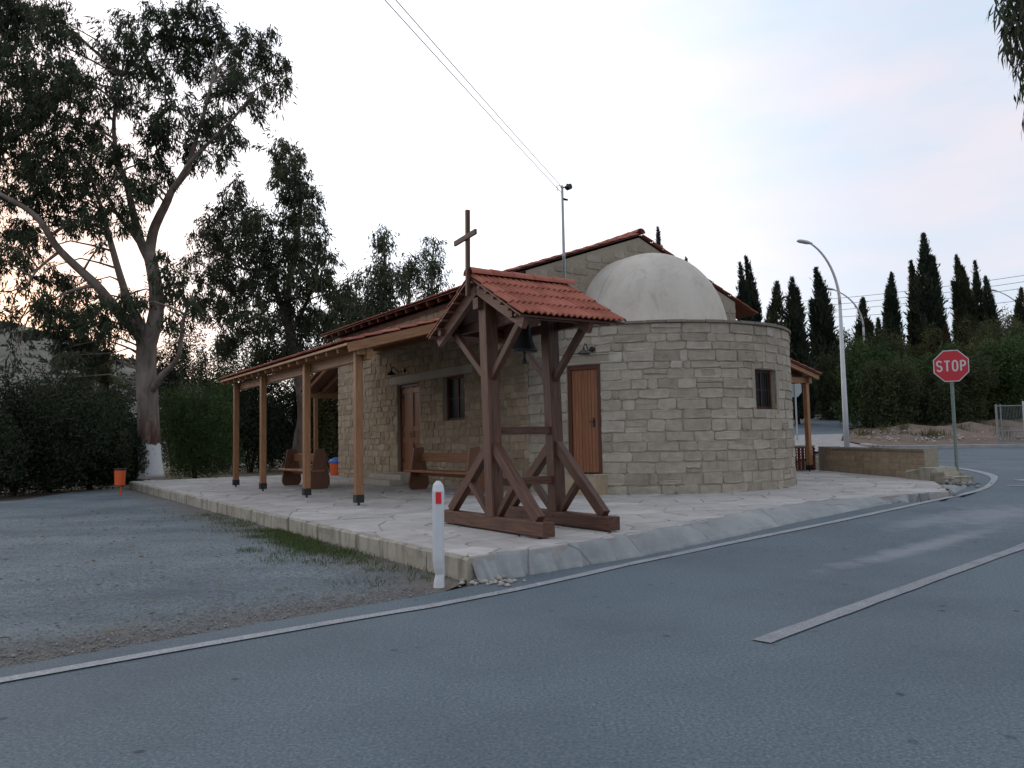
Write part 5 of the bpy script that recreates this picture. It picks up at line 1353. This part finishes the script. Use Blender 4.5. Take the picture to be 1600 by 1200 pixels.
cl = [(200, 55, 42), (250, 30, 44), (310, 25, 40), (345, 60, 36), (400, 62, 38), (425, 105, 32), (440, 135, 18), (385, 125, 38), (300, 95, 36), (235, 105, 40), (175, 85, 26), (275, 165, 36), (325, 185, 40), (355, 205, 28), (255, 215, 36), (300, 235, 26), (332, 245, 20), (232, 185, 30), (190, 145, 32), (280, 60, 30), (360, 100, 30), (400, 165, 16),
      (30, 20, 50), (85, 25, 44), (115, 55, 18), (30, 95, 50), (95, 110, 50), (150, 135, 38), (15, 165, 52), (75, 180, 56), (135, 205, 46), (30, 240, 52), (90, 255, 52), (150, 265, 40), (60, 305, 32), (115, 305, 32), (180, 235, 28), (5, 300, 30), (20, 10, 50), (60, 140, 45), (-30, 60, 60), (-40, 180, 60), (-50, 290, 50), (-40, 400, 40),
      (150, 342, 22), (120, 352, 16), (190, 348, 18), (75, 348, 16), (165, 378, 12), (30, 432, 20), (48, 372, 24), (202, 330, 20), (232, 245, 22), (345, 150, 22), (185, 305, 22), (150, 325, 20), (110, 340, 18), (225, 285, 26), (250, 265, 22), (205, 270, 22),
      (18, 350, 24), (42, 395, 24), (10, 385, 20), (70, 420, 18), (15, 490, 18), (20, 520, 12), (8, 460, 10), (22, 555, 10),
      (85, 470, 34), (125, 478, 38), (165, 490, 36), (95, 545, 22), (130, 545, 26), (145, 575, 16), (105, 590, 12), (200, 460, 22), (60, 485, 20), (35, 360, 24), (215, 470, 18), (75, 500, 22), (115, 515, 34), (150, 525, 28), (110, 555, 20), (165, 555, 14), (60, 455, 14), (190, 500, 20), (100, 435, 22), (140, 440, 18),
      (262, 425, 28), (250, 455, 22), (278, 450, 22), (275, 490, 18), (255, 395, 14), (300, 470, 14), (255, 500, 14)]
euc_tree('eucalyptus_tree', 'great forked eucalyptus with whitewashed trunk foot at the terrace corner', b0, limbs, pc(cl, D0, rnd, 2.2), bark='bark_main', seed=3, sub=56, per=27, ln=.28, wd=.050, spread=.135)

# second eucalyptus behind the porch
rnd = random.Random(8); D1_ = 38.0
b1 = pix(462, 742, D1_); b1.z = 0.0
limbs = [([b1, *pl_([(468, 690), (474, 640), (462, 560), (446, 490)], D1_)], .34, .22),
         (pl_([(447, 495), (432, 455), (425, 420), (400, 380), (375, 320)], D1_), .18, .05),
         (pl_([(446, 490), (455, 430), (465, 370), (470, 310), (455, 250)], D1_), .18, .04),
         (pl_([(455, 520), (480, 470), (495, 420), (500, 380)], D1_), .13, .04),
         (pl_([(425, 420), (380, 420), (345, 400)], D1_), .10, .03)]
cl = [(437, 225, 22), (465, 238, 18), (460, 262, 28), (432, 262, 22), (475, 295, 28), (450, 300, 24), (482, 325, 26), (455, 340, 26), (372, 285, 18), (362, 312, 22), (392, 332, 30), (335, 345, 28), (315, 365, 18), (352, 385, 36), (400, 385, 36), (440, 378, 36), (490, 365, 28), (512, 392, 18), (335, 425, 32), (380, 440, 38), (430, 440, 40), (478, 428, 40), (510, 440, 28), (345, 475, 34), (400, 490, 38), (455, 490, 40), (500, 490, 34), (530, 462, 20), (320, 460, 24), (520, 500, 24), (470, 540, 34), (420, 545, 34), (360, 530, 28), (515, 545, 26), (380, 345, 26), (415, 345, 20), (470, 390, 30), (308, 400, 18)]
euc_tree('eucalyptus_tree', 'tall eucalyptus with hanging leaves standing behind the porch roof', b1, limbs, pc(cl, D1_, rnd, 2.0), leaf='leaf_euc_far', seed=4, sub=56, per=25, ln=.30, wd=.058, spread=.16)

# slender eucalypts farther back, over the roof
def slim(px, top_y, dist, cl, label, seed, base_py=690, leaf='leaf_euc_far'):
    rnd = random.Random(seed); b = pix(px, base_py, dist); b.z = h1(b.x, b.y)-.05
    xs = [(px, base_py-(base_py-top_y)*f) for f in (.3, .55, .8, .95)]
    limbs = [([b, *pl_([(x+rnd.uniform(-3, 3), y) for x, y in xs], dist)], .22, .03)]
    euc_tree('eucalyptus_tree', label, b, limbs, pc(cl, dist, rnd, 1.2), leaf=leaf, seed=seed, sub=70, per=16, ln=.34, wd=.07, spread=.24, group='slender eucalypts beyond the chapel', flare=False)
slim(600, 345, 46, [(597, 355, 12), (605, 372, 14), (592, 378, 10), (602, 398, 12), (590, 418, 18), (612, 425, 18), (585, 445, 20), (605, 452, 22), (570, 432, 12), (595, 475, 26), (575, 480, 22), (600, 500, 30), (565, 505, 24), (625, 440, 10), (560, 470, 14), (562, 428, 8), (585, 530, 30)], 'slender eucalyptus with a tufted top rising above the long eave', 21)
slim(642, 395, 48, [(640, 402, 12), (652, 412, 10), (632, 418, 12), (645, 425, 14), (655, 432, 10), (630, 438, 9), (640, 450, 8), (642, 470, 12), (645, 490, 14), (628, 452, 5)], 'smaller round topped eucalyptus beside the tufted one above the eave', 22)
slim(545, 420, 44, [(548, 440, 12), (535, 450, 16), (552, 465, 16), (540, 480, 22), (560, 490, 20), (535, 510, 24), (555, 520, 24), (545, 550, 28), (530, 590, 26)], 'low dark eucalyptus filling the gap beside the porch eave', 23)

# cypresses
def cypress(px, top_y, hw, dist, label, seed, lean=0.0, leaf='leaf_cypress', base_z=None, ragged=.25, peak=.22, open_=0.0):
    """columnar crown of many small upright sprays round a stem"""
    rng = np.random.default_rng(seed); tip = pix(px, top_y, dist); b = Vector((tip.x-lean*.5, tip.y, 0)); b.z = h1(b.x, b.y)-.05 if base_z is None else base_z
    H_ = tip.z-b.z; W_ = 1.22*hw*dist/FPX
    t = thing('cypress_tree', label, 'tree', tuple(b), group='cypresses along the side street')
    mb = MB(); mb.tube([b, b.lerp(tip, .5), b.lerp(tip, .97)], [.16, .09, .015], 8); mb.build('trunk', 'bark_dark', t)
    rnd_ = random.Random(seed); Cs, As, Zs = [], [], []
    strands = [(0, 0, 1.0, 1.0)]
    for q_ in range(rnd_.randint(2, 4) if hw > 9 else 1):
        an = rnd_.uniform(0, 2*PI); strands.append((math.cos(an)*W_*.58, math.sin(an)*W_*.45, rnd_.uniform(.55, .93), rnd_.uniform(.42, .72)))
    for (ox_, oy_, hf, wf) in strands:
        n = int((1700+3800*W_*H_/10)*(.5+.5*wf)); z = rng.uniform(0.03, 1, n)**.92
        prof = np.where(z < peak, .7+.3*(z/peak)**.7, np.clip((1-z)/(1-peak), 0, 1)**.66)*.66*wf
        a = rng.uniform(0, 2*PI, n)
        lump = 1+ragged*(np.sin(a*3+z*17+seed+ox_*9)*.5+np.sin(a*2-z*31+seed*2)*.5+.6*np.sin(z*47+a*4+oy_*7))
        r = W_*prof*lump*np.sqrt(rng.uniform(.15, 1, n))
        st = rng.uniform(0, 1, n) < .06; r = np.where(st, r*rng.uniform(1.15, 1.7, n)+.08, r)
        bend = (lean+.12*math.sin(seed*1.7+ox_))*np.clip(z-.70, 0, 1)**1.5*3.6
        cx_ = b.x+(tip.x-b.x)*z*hf+ox_*(1-.4*z)+bend; cy_ = b.y+(tip.y-b.y)*z*hf+oy_*(1-.4*z)
        Cs.append(np.column_stack([cx_+r*np.cos(a), cy_+r*np.sin(a), b.z+H_*hf*z*.985])); As.append(a)
    C = np.concatenate(Cs); a = np.concatenate(As); n = len(C)
    if open_ > 0:
        keep = (np.sin(C[:, 0]*3.1+seed)*np.sin(C[:, 2]*2.3+seed)+rng.normal(0, .4, n)) > -1.0+open_*1.2; C = C[keep]; a = a[keep]; n = len(C)
    D = unit(np.column_stack([np.cos(a)*.45, np.sin(a)*.45, np.full(n, 1.0)])+rng.normal(size=(n, 3))*.28)
    zf = np.clip((C[:, 2]-b.z)/H_, 0, 1); sc_ = .35+.65*np.clip((1-zf)*3.0, 0, 1)
    V, F = leaf_quads(C, D, rng.uniform(.25, .60, n)*sc_, rng.uniform(.07, .14, n)*sc_, rng, .1)
    tt = np.clip(rng.uniform(.0, .7, n)+.3*np.sin(C[:, 2]*2+C[:, 0]*3), 0, 1)
    link('crown', np_mesh('crown', V-np.array(b), F, leaf, np.repeat(tt, 4)), t)
CY = [(1029, 352, 10, 52, 'dark cypress tip showing just past the gable ridge', 0.0, 0),
      (1071, 400, 7, 55, 'small cypress tip just above the far roof slope of the chapel', 0, 0),
      (1159, 408, 11, 48, 'cypress with a hooked tip, close beside its taller twin by the chapel roof', -.3, 0),
      (1172, 398, 14, 49, 'taller cypress of the close pair by the chapel roof', -.4, 0),
      (1212, 438, 20, 44, 'ragged open dark cypress between the close pair and the apse', .2, .5),
      (1236, 432, 22, 45, 'broad ragged cypress with loose branches above the apse rim', 0, .4),
      (1281, 416, 22, 50, 'broad based cypress with a bent tip just left of the tall lamp', -.5, 0),
      (1347, 464, 19, 54, 'short thick cypress wrapped round the farther street lamp', .2, .2),
      (1372, 496, 9, 56, 'thin short cypress between two taller ones', 0, 0),
      (1391, 424, 15, 52, 'narrow notched cypress left of the tallest one', 0, 0),
      (1426, 405, 14, 53, 'cypress pressed against the flank of the tallest one', -.2, 0),
      (1443, 362, 25, 52, 'tallest cypress of the row, broad with two strands', .1, 0),
      (1477, 507, 9, 50, 'small brownish cypress standing right above the stop sign', 0, 0),
      (1499, 396, 16, 54, 'tall cypress with a whip tip beyond the stop sign', -.5, 0),
      (1524, 405, 11, 56, 'slender bluish cypress next to the whip tipped one', 0, .1),
      (1543, 430, 14, 55, 'pointed cypress at the right of the slender bluish one', -.2, 0),
      (1594, 448, 15, 58, 'small conical cypress under the farthest street lamp', 0, .15)]
for k, (px, ty, hw, dd, lab, le, op) in enumerate(CY):
    cypress(px, ty, hw, dd, lab, 40+k, le, 'leaf_brown' if k == 12 else ('leaf_cypress', 'leaf_cypress_olive', 'leaf_cypress')[k % 3], open_=op, ragged=.48 if op else .26+.04*(k % 4))
slim(676, 362, 50, [(672, 372, 8), (680, 376, 8), (668, 390, 9), (682, 394, 9), (675, 408, 12), (683, 415, 8), (667, 412, 8), (676, 428, 13), (684, 438, 9), (672, 445, 12), (680, 458, 12), (668, 462, 8), (676, 478, 14), (672, 500, 16), (660, 436, 5), (662, 402, 6)], 'narrow shaggy eucalyptus standing closest to the cross above the long eave', 24, leaf='leaf_euc')

# bushes and hedge
def bush(base, size, leaf, label, seed, group, n=5000, ln=.16, wd=.075, lumps=9, cat='bush', name='bush', stem=True):
    rng = np.random.default_rng(seed); base = Vector(base); t = thing(name, label, cat, tuple(base), group=group)
    sx, sy, sz_ = size
    if stem:
        mb = MB(); rnd = random.Random(seed)
        for _ in range(5):
            e = base+Vector((rnd.uniform(-.6, .6)*sx, rnd.uniform(-.6, .6)*sy, sz_*rnd.uniform(.5, .85))); mb.tube([base+Vector((rnd.uniform(-.1, .1), rnd.uniform(-.1, .1), -.1)), base.lerp(e, .5)+Vector((rnd.uniform(-.15, .15), 0, .1)), e], [.05, .03, .01], 5)
        mb.build('stems', 'bark_dark', t)
    L_ = [(np.array([rng.uniform(-.85, .85)*sx, rng.uniform(-.75, .75)*sy, sz_*rng.uniform(.2, .84)]), np.array([sx, sy, sz_*.62])*rng.uniform(.20, .50)) for _ in range(lumps)]
    L_.append((np.array([0, 0, sz_*.45]), np.array([sx*.68, sy*.68, sz_*.42])))
    L_.append((np.array([0, 0, sz_*.2]), np.array([sx*.9, sy*.9, sz_*.25])))
    Cs = []; T = []
    wts = np.array([l[1][0]*l[1][2] for l in L_]); wts /= wts.sum()
    for (c, r), wt in zip(L_, wts):
        m = int(n*wt)+20; d = unit(rng.normal(size=(m, 3))); q = d*(rng.uniform(.45, 1.0, (m, 1))**.6)
        q *= (1+.16*np.sin(d[:, :1]*9+seed)+.14*np.sin(d[:, 2:]*11+d[:, 1:2]*8))
        Cs.append(c+q*r); T.append(np.clip(.25+.25*rng.uniform(-1, 1)+rng.uniform(0, .55, m), 0, 1))
    C = np.concatenate(Cs); T = np.concatenate(T); k = C[:, 2] > .02; C = C[k]; T = T[k]; m = len(C)
    D = unit(rng.normal(size=(m, 3))+np.array([0, 0, .35]))
    V, F = leaf_quads(C, D, ln*rng.uniform(.6, 1.4, m), wd*rng.uniform(.7, 1.3, m), rng, .2)
    link('foliage', np_mesh('foliage', V, F, leaf, np.repeat(T, 4)), t)
def bush_px(px, base_py, top_py, hw, dist, leaf, label, seed, group, depth=None, **kw):
    b = pix(px, base_py, dist); tp = pix(px, top_py, dist); gz_ = h1(b.x, b.y) if b.y < 84 else max(h1(b.x, b.y), hill_z(b.x, b.y)); b.z = gz_-.02
    W_ = hw*dist/FPX; bush(b, (W_, depth or W_*.8, tp.z-gz_), leaf, label, seed, group, **kw)
GL = 'dark shrubs along the far edge of the gravel lot'
for k, a in enumerate([(20, 600, 130, 24.0, 'leaf_dark', 'dark shrub nearest the open end of the gravel lot edge'),
                       (75, 592, 62, 25.5, 'leaf_dark', 'dark shrub in the middle of the lot edge, under the hanging leaves'),
                       (140, 612, 60, 26.5, 'leaf_dark', 'dark shrub behind the orange litter bin'),
                       (195, 625, 45, 29.5, 'leaf_dark', 'dark shrub tucked against the whitewashed trunk'),
                       (-60, 575, 90, 22.0, 'leaf_dark', 'dark shrub at the outer corner of the gravel lot'),
                       (110, 560, 60, 33.0, 'leaf_euc', 'taller grey green shrub behind the row of dark lot shrubs')]):
    px, ty, hw, dd, lf, lab = a; bush_px(px, 775, ty, hw, dd, lf, lab, 100+k, GL, n=24000, ln=.12, wd=.045, lumps=20)
bush_px(305, 745, 575, 60, 33.5, 'leaf_green', 'rounded bright green shrub beside the whitewashed trunk', 120, 'shrubs behind the porch', n=26000, ln=.14, wd=.035, lumps=16)
for k, a in enumerate([(390, 560, 60, 40, 'leaf_dark', 'tall dark shrub seen between the two far porch posts'), (455, 570, 50, 43, 'leaf_dark', 'dark shrub seen behind the free standing bench'), (515, 590, 40, 41, 'leaf_olive', 'olive shrub seen past the chapel corner'), (345, 520, 50, 44, 'leaf_euc', 'grey green tree-like shrub above the bright green one'), (280, 505, 40, 46, 'leaf_dark', 'dark conifer-like shrub right of the forked trunk'), (425, 500, 70, 48, 'leaf_dark', 'large dark shrub mass under the second eucalyptus'), (520, 520, 60, 50, 'leaf_dark', 'large dark shrub behind the far end porch')]):
    px, ty, hw, dd, lf, lab = a; bush_px(px, 735, ty, hw, dd, lf, lab, 130+k, 'shrubs behind the porch', n=15000, ln=.17, wd=.06, lumps=16)
HG = 'hedge bushes beyond the side street'
for k, a in enumerate([(1300, 555, 34, 47.5, 'leaf_mid', 'dark hedge bush right of the narrow porch, over the climbing street'),
                       (1352, 530, 46, 41, 'leaf_green', 'green hedge bush behind the tall street lamp'),
                       (1400, 560, 48, 39, 'leaf_mid', 'dark hedge bush over the soil bank'),
                       (1440, 545, 46, 42, 'leaf_green', 'green hedge bush left of the stop sign'),
                       (1490, 560, 50, 39, 'leaf_mid', 'dark hedge bush straight behind the stop sign pole'),
                       (1535, 530, 48, 41, 'leaf_olive', 'olive brown hedge bush right of the stop sign'),
                       (1585, 525, 50, 40, 'leaf_green', 'green hedge bush behind the mesh gate'),
                       (1560, 485, 45, 48, 'leaf_olive', 'tall olive bush below the pointed cypress'),
                       (1620, 510, 60, 44, 'leaf_mid', 'dark hedge bush beyond the mesh gate'),
                       (1385, 515, 50, 49, 'leaf_mid', 'tall dark bush at the feet of the narrow notched cypress'),
                       (1465, 520, 50, 50, 'leaf_olive', 'tall olive bush at the feet of the tallest cypress'),
                       (1320, 520, 34, 52, 'leaf_mid', 'tall dark bush at the feet of the bent tip cypress'),
                       (1255, 560, 30, 60, 'leaf_mid', 'dark bush beyond the climbing street behind the porch post'),
                       (1215, 540, 40, 62, 'leaf_mid', 'dark bush beyond the climbing street, hidden mostly by the apse'),
                       (1290, 590, 26, 64, 'leaf_mid', 'dark bush at the top of the climbing street')]):
    px, ty, hw, dd, lf, lab = a; bush_px(px, 690, ty, hw, dd, lf, lab, 160+k, HG, n=20000, ln=.15, wd=.055, lumps=18)
# scattered scrub on the far slope
sr = random.Random(9); labs = set()
Vs, Ts = [], []; rng = np.random.default_rng(5)
for _ in range(420):
    y = sr.uniform(95, 270); x = y*sr.uniform(-.85, -.3); z = hill_z(x, y)
    if z < 1: continue
    s_ = sr.uniform(.6, 2.4); m = int(50*s_); q = ball(m, rng, .4)*np.array([s_*1.5, s_, s_*.6])+np.array([x, y, z+s_*.25])
    V, _f = leaf_quads(q, unit(rng.normal(size=(m, 3))), .9, .55, rng); Vs.append(V); Ts.append(np.repeat(np.clip(rng.uniform(.1, .9)+rng.uniform(-.2, .2, m), 0, 1), 4))
V = np.concatenate(Vs); o = link('hillside_scrub', np_mesh('hillside_scrub', V, np.arange(len(V)).reshape(-1, 4), 'scrub', np.concatenate(Ts)), None, 'stuff')
top(o, 'scattered low scrub dotting the pale far hillside', 'scrub')

# palm among the shrubs
pb = pix(162, 640, 36); pb.z = 0
pt = thing('palm_tree', 'small palm with arching fronds behind the lot shrubs', 'palm', tuple(pb))
pz = pix(162, 598, 36).z
mb = MB(); mb.tube([pb, (pb.x, pb.y, pz*.5), (pb.x, pb.y, pz)], [.3, .26, .22], 10); mb.build('trunk', 'bark_dark', pt)
rng = np.random.default_rng(31); rnd = random.Random(31)
for k in range(26):
    a = 2*PI*k/26+rnd.uniform(-.1, .1); el = rnd.uniform(.05, 1.25); ln = rnd.uniform(1.6, 2.3); P = []
    for i in range(9):
        f = i/8; P.append(Vector((pb.x+math.cos(a)*math.cos(el)*ln*f, pb.y+math.sin(a)*math.cos(el)*ln*f, pz+math.sin(el)*ln*f-.9*f*f*math.cos(el))))
    mb = MB(); mb.tint = rnd.random(); mb.tube(P, [.022-.018*i/8 for i in range(9)], 4)
    for i in range(1, 9):
        d = (P[i]-P[i-1]).normalized(); s_ = d.cross(Vector((0, 0, 1))).normalized()
        for f in (.0, .35, .7):
            q = P[i-1].lerp(P[i], f)
            for sg in (-1, 1):
                e = q+(s_*sg*.8+d*.6+Vector((0, 0, -.15))).normalized()*.42*(1.1-.5*abs(i/8-.4)); w_ = d*.025
                mb.add([q-w_, q+w_, e], [(0, 1, 2)])
    mb.build('frond', 'leaf_olive' if k % 3 else 'leaf_green', pt)

# eucalyptus over the right verge, one hanging branch reaches into view
tb = Vector((11.5, 7.6, 0)); tb.z = h1(11.5, 7.6)-.08
e1 = pix(1585, 40, 8.2)
limbs = [([tb, tb+Vector((-.1, .1, 2.5)), tb+Vector((-.4, .1, 5.0)), tb+Vector((-.6, .3, 8.5)), tb+Vector((-.5, .4, 11.5))], .34, .12),
         ([tb+Vector((-.4, .1, 5.0)), tb+Vector((-2.2, .4, 6.6)), tb+Vector((-4.0, .6, 7.4)), Vector((6.3, 8.25, 7.0)), Vector((5.75, 8.2, 6.3))], .13, .015),
         ([tb+Vector((-.5, .2, 7.0)), tb+Vector((1.2, .2, 8.8)), tb+Vector((2.2, .4, 10.0))], .12, .03)]
cl = [(tuple(tb+Vector((dx, dy, dz))), (1.1, 1.1, .9)) for dx, dy, dz in ((-.6, .2, 12.2), (.6, .6, 11.2), (-1.8, .1, 11.0), (2.3, .4, 10.3), (-1.5, -.6, 9.6), (1.4, -.5, 9.2), (-2.6, .8, 9.0), (2.8, .9, 8.9), (-3.2, .3, 8.0))]
hang = [(1592, 25, 26, 8.2), (1605, 60, 26, 8.1), (1612, 110, 22, 8.2), (1620, 20, 30, 8.4), (1570, 2, 20, 8.2), (1612, 150, 12, 8.1), (1640, 80, 40, 8.3), (1600, -30, 40, 8.2)]
cl += [(tuple(pix(x, y, d)), (r*d/FPX,)*3) for x, y, r, d in hang]
euc_tree('eucalyptus_tree', 'eucalyptus with one leafy branch hanging over the right hand road', tb, limbs, cl, seed=61, sub=520, per=9, ln=.17, wd=.024, spread=.06, droop=2.2)

# ------------------------------------------------------------------ ground litter
rng = np.random.default_rng(77)
def pebbles(name, pts, sizes, mat, label, cat, zoff=0.0):
    n = len(pts); base = np.array([[1, 0, 0], [0, 1, 0], [-1, 0, 0], [0, -1, 0], [0, 0, 1], [0, 0, -1]], float)
    V = base[None]*rng.uniform(.6, 1.3, (n, 6, 3))*np.asarray(sizes)[:, None, None]*np.array([1, 1, .6]); a = rng.uniform(0, 2*PI, n); c, s_ = np.cos(a)[:, None], np.sin(a)[:, None]
    X = V[:, :, 0]*c-V[:, :, 1]*s_; Y = V[:, :, 0]*s_+V[:, :, 1]*c; V = np.stack([X, Y, V[:, :, 2]], 2)
    V += np.column_stack([pts, hgt(pts[:, 0], pts[:, 1])+np.asarray(sizes)*.25+zoff])[:, None, :]
    f = np.array([[0, 1, 4], [1, 2, 4], [2, 3, 4], [3, 0, 4], [1, 0, 5], [2, 1, 5], [3, 2, 5], [0, 3, 5]])
    F = (f[None]+np.arange(n)[:, None, None]*6).reshape(-1, 3)
    o = link(name, np_mesh(name, V.reshape(-1, 3), F, mat, np.repeat(rng.uniform(0, 1, n), 6)), None, 'stuff'); top(o, label, cat)
P = []
for _ in range(9000):
    f = rng.uniform(-1.4, 1); a = np.array([-3.2, 4.86]); b = np.array([-.67, 7.05]); q = a+(b-a)*(f if f > 0 else f*2.0); nrm_ = np.array([-.655, .755]); P.append(q+nrm_*abs(rng.normal(0, .45))+nrm_*.02)
P = np.array(P); k = poly_dist(P[:, 0], P[:, 1], LOT) < -.02; P = P[k]
pebbles('pebbles', P, rng.uniform(.003, .010, len(P))*np.where(rng.uniform(0, 1, len(P)) < .03, 2.2, 1), 'grit', 'loose pebbles and grit along the edge of the asphalt', 'gravel')
xs = rng.uniform(-14, 0, 16000); ys = rng.uniform(4, 20, 16000); P = np.column_stack([xs, ys]); P = P[(poly_dist(xs, ys, LOT) < -.05)]
pebbles('gravel_chips', P, rng.uniform(.005, .012, len(P)), 'grit', 'scattered pale gravel chips lying over the lot', 'gravel', -.006)
c0 = pix(1497, 772, 17.2); P = rng.normal(size=(260, 2))*np.array([.30, .45])+np.array([9.25, 17.3]); P = P[(poly_dist(P[:, 0], P[:, 1], TERR_W) > .02) & (poly_dist(P[:, 0], P[:, 1], EDGE) > -.35)]
pebbles('rubble', P, rng.uniform(.02, .08, len(P)), 'grit', 'broken rubble heaped at the foot of the stop sign', 'rubble')
P = np.column_stack([rng.uniform(14.5, 34, 700), rng.uniform(30.9, 36, 700)]); P = P[poly_dist(P[:, 0], P[:, 1], BANK) < -.2]
pebbles('bank_stones', P, rng.uniform(.02, .10, len(P)), 'rubble', 'pale stones strewn over the brown soil bank', 'stones', .16)
P = rng.normal(size=(60, 2))*np.array([.16, .12])+np.array([-.22, 7.55]); pebbles('corner_rubble', P, rng.uniform(.012, .05, len(P)), 'rubble', 'crumbled concrete bits at the terrace corner by the marker post', 'rubble')
# tufts of grass by the terrace side
def grass(name, pts, hmin, hmax, label, mat='grass_blade'):
    n = len(pts); C = np.column_stack([pts, hgt(pts[:, 0], pts[:, 1])-.01]); D = unit(rng.normal(size=(n, 3))*.45+np.array([0, 0, 1.0]))
    V, F = leaf_quads(C, D, rng.uniform(hmin, hmax, n), rng.uniform(.004, .009, n), rng, .3); o = link(name, np_mesh(name, V, F, mat, np.repeat(rng.uniform(0, 1, n), 4)), None, 'stuff'); top(o, label, 'grass')
P = []
for v_ in rng.uniform(.3, 9.5, 260):
    dens = math.exp(-((v_-4.0)/2.2)**2)+.25
    if rng.uniform() > dens: continue
    u_ = -.2-abs(rng.normal(0, .34)); q = np.array(uvw(u_, v_)[:2]); m = int(rng.integers(25, 90)*(dens+.2)); P.append(q+rng.normal(size=(m, 2))*.11)
P = np.concatenate(P); uu = (P[:, 0]-OX)*PU[0]+(P[:, 1]-OY)*PU[1]; P = P[uu < -.15]
grass('grass_tufts', P, .02, .085, 'short green weeds growing along the foot of the terrace edge')
P = []
for _ in range(60):
    q = np.array([rng.uniform(14.4, 32), rng.uniform(32, 37)]); P.append(q+rng.normal(size=(40, 2))*.15)
P = np.concatenate(P); P = P[poly_dist(P[:, 0], P[:, 1], BANK) < -.2]
C = np.column_stack([P, hgt(P[:, 0], P[:, 1])+.15]); D = unit(rng.normal(size=(len(P), 3))*.5+np.array([0, 0, 1.0])); V, F = leaf_quads(C, D, rng.uniform(.15, .5, len(P)), rng.uniform(.015, .03, len(P)), rng, .3)
o = link('dry_weeds', np_mesh('dry_weeds', V, F, 'leaf_olive', np.repeat(rng.uniform(0, 1, len(P)), 4)), None, 'stuff'); top(o, 'dry weeds sprouting from the brown soil bank', 'weeds')
# fallen eucalyptus leaves
n = 900; xs = np.concatenate([rng.uniform(-9, -.4, n)]); ys = rng.uniform(5, 17, n); P = np.column_stack([xs, ys]); P = P[poly_dist(xs, ys, LOT) < -.1]; n = len(P)
C = np.column_stack([P, np.full(n, .004)]); D = unit(np.column_stack([rng.normal(size=(n, 2)), rng.uniform(0, .15, n)])); V, F = leaf_quads(C, D, rng.uniform(.04, .11, n), rng.uniform(.008, .02, n), rng, .1); V[:, 2] = np.maximum(V[:, 2], .0)+.004
o = link('fallen_leaves', np_mesh('fallen_leaves', V, F, 'dry_leaf', np.repeat(rng.uniform(0, 1, n), 4)), None, 'stuff'); top(o, 'dry fallen leaves scattered on the gravel lot', 'leaves')
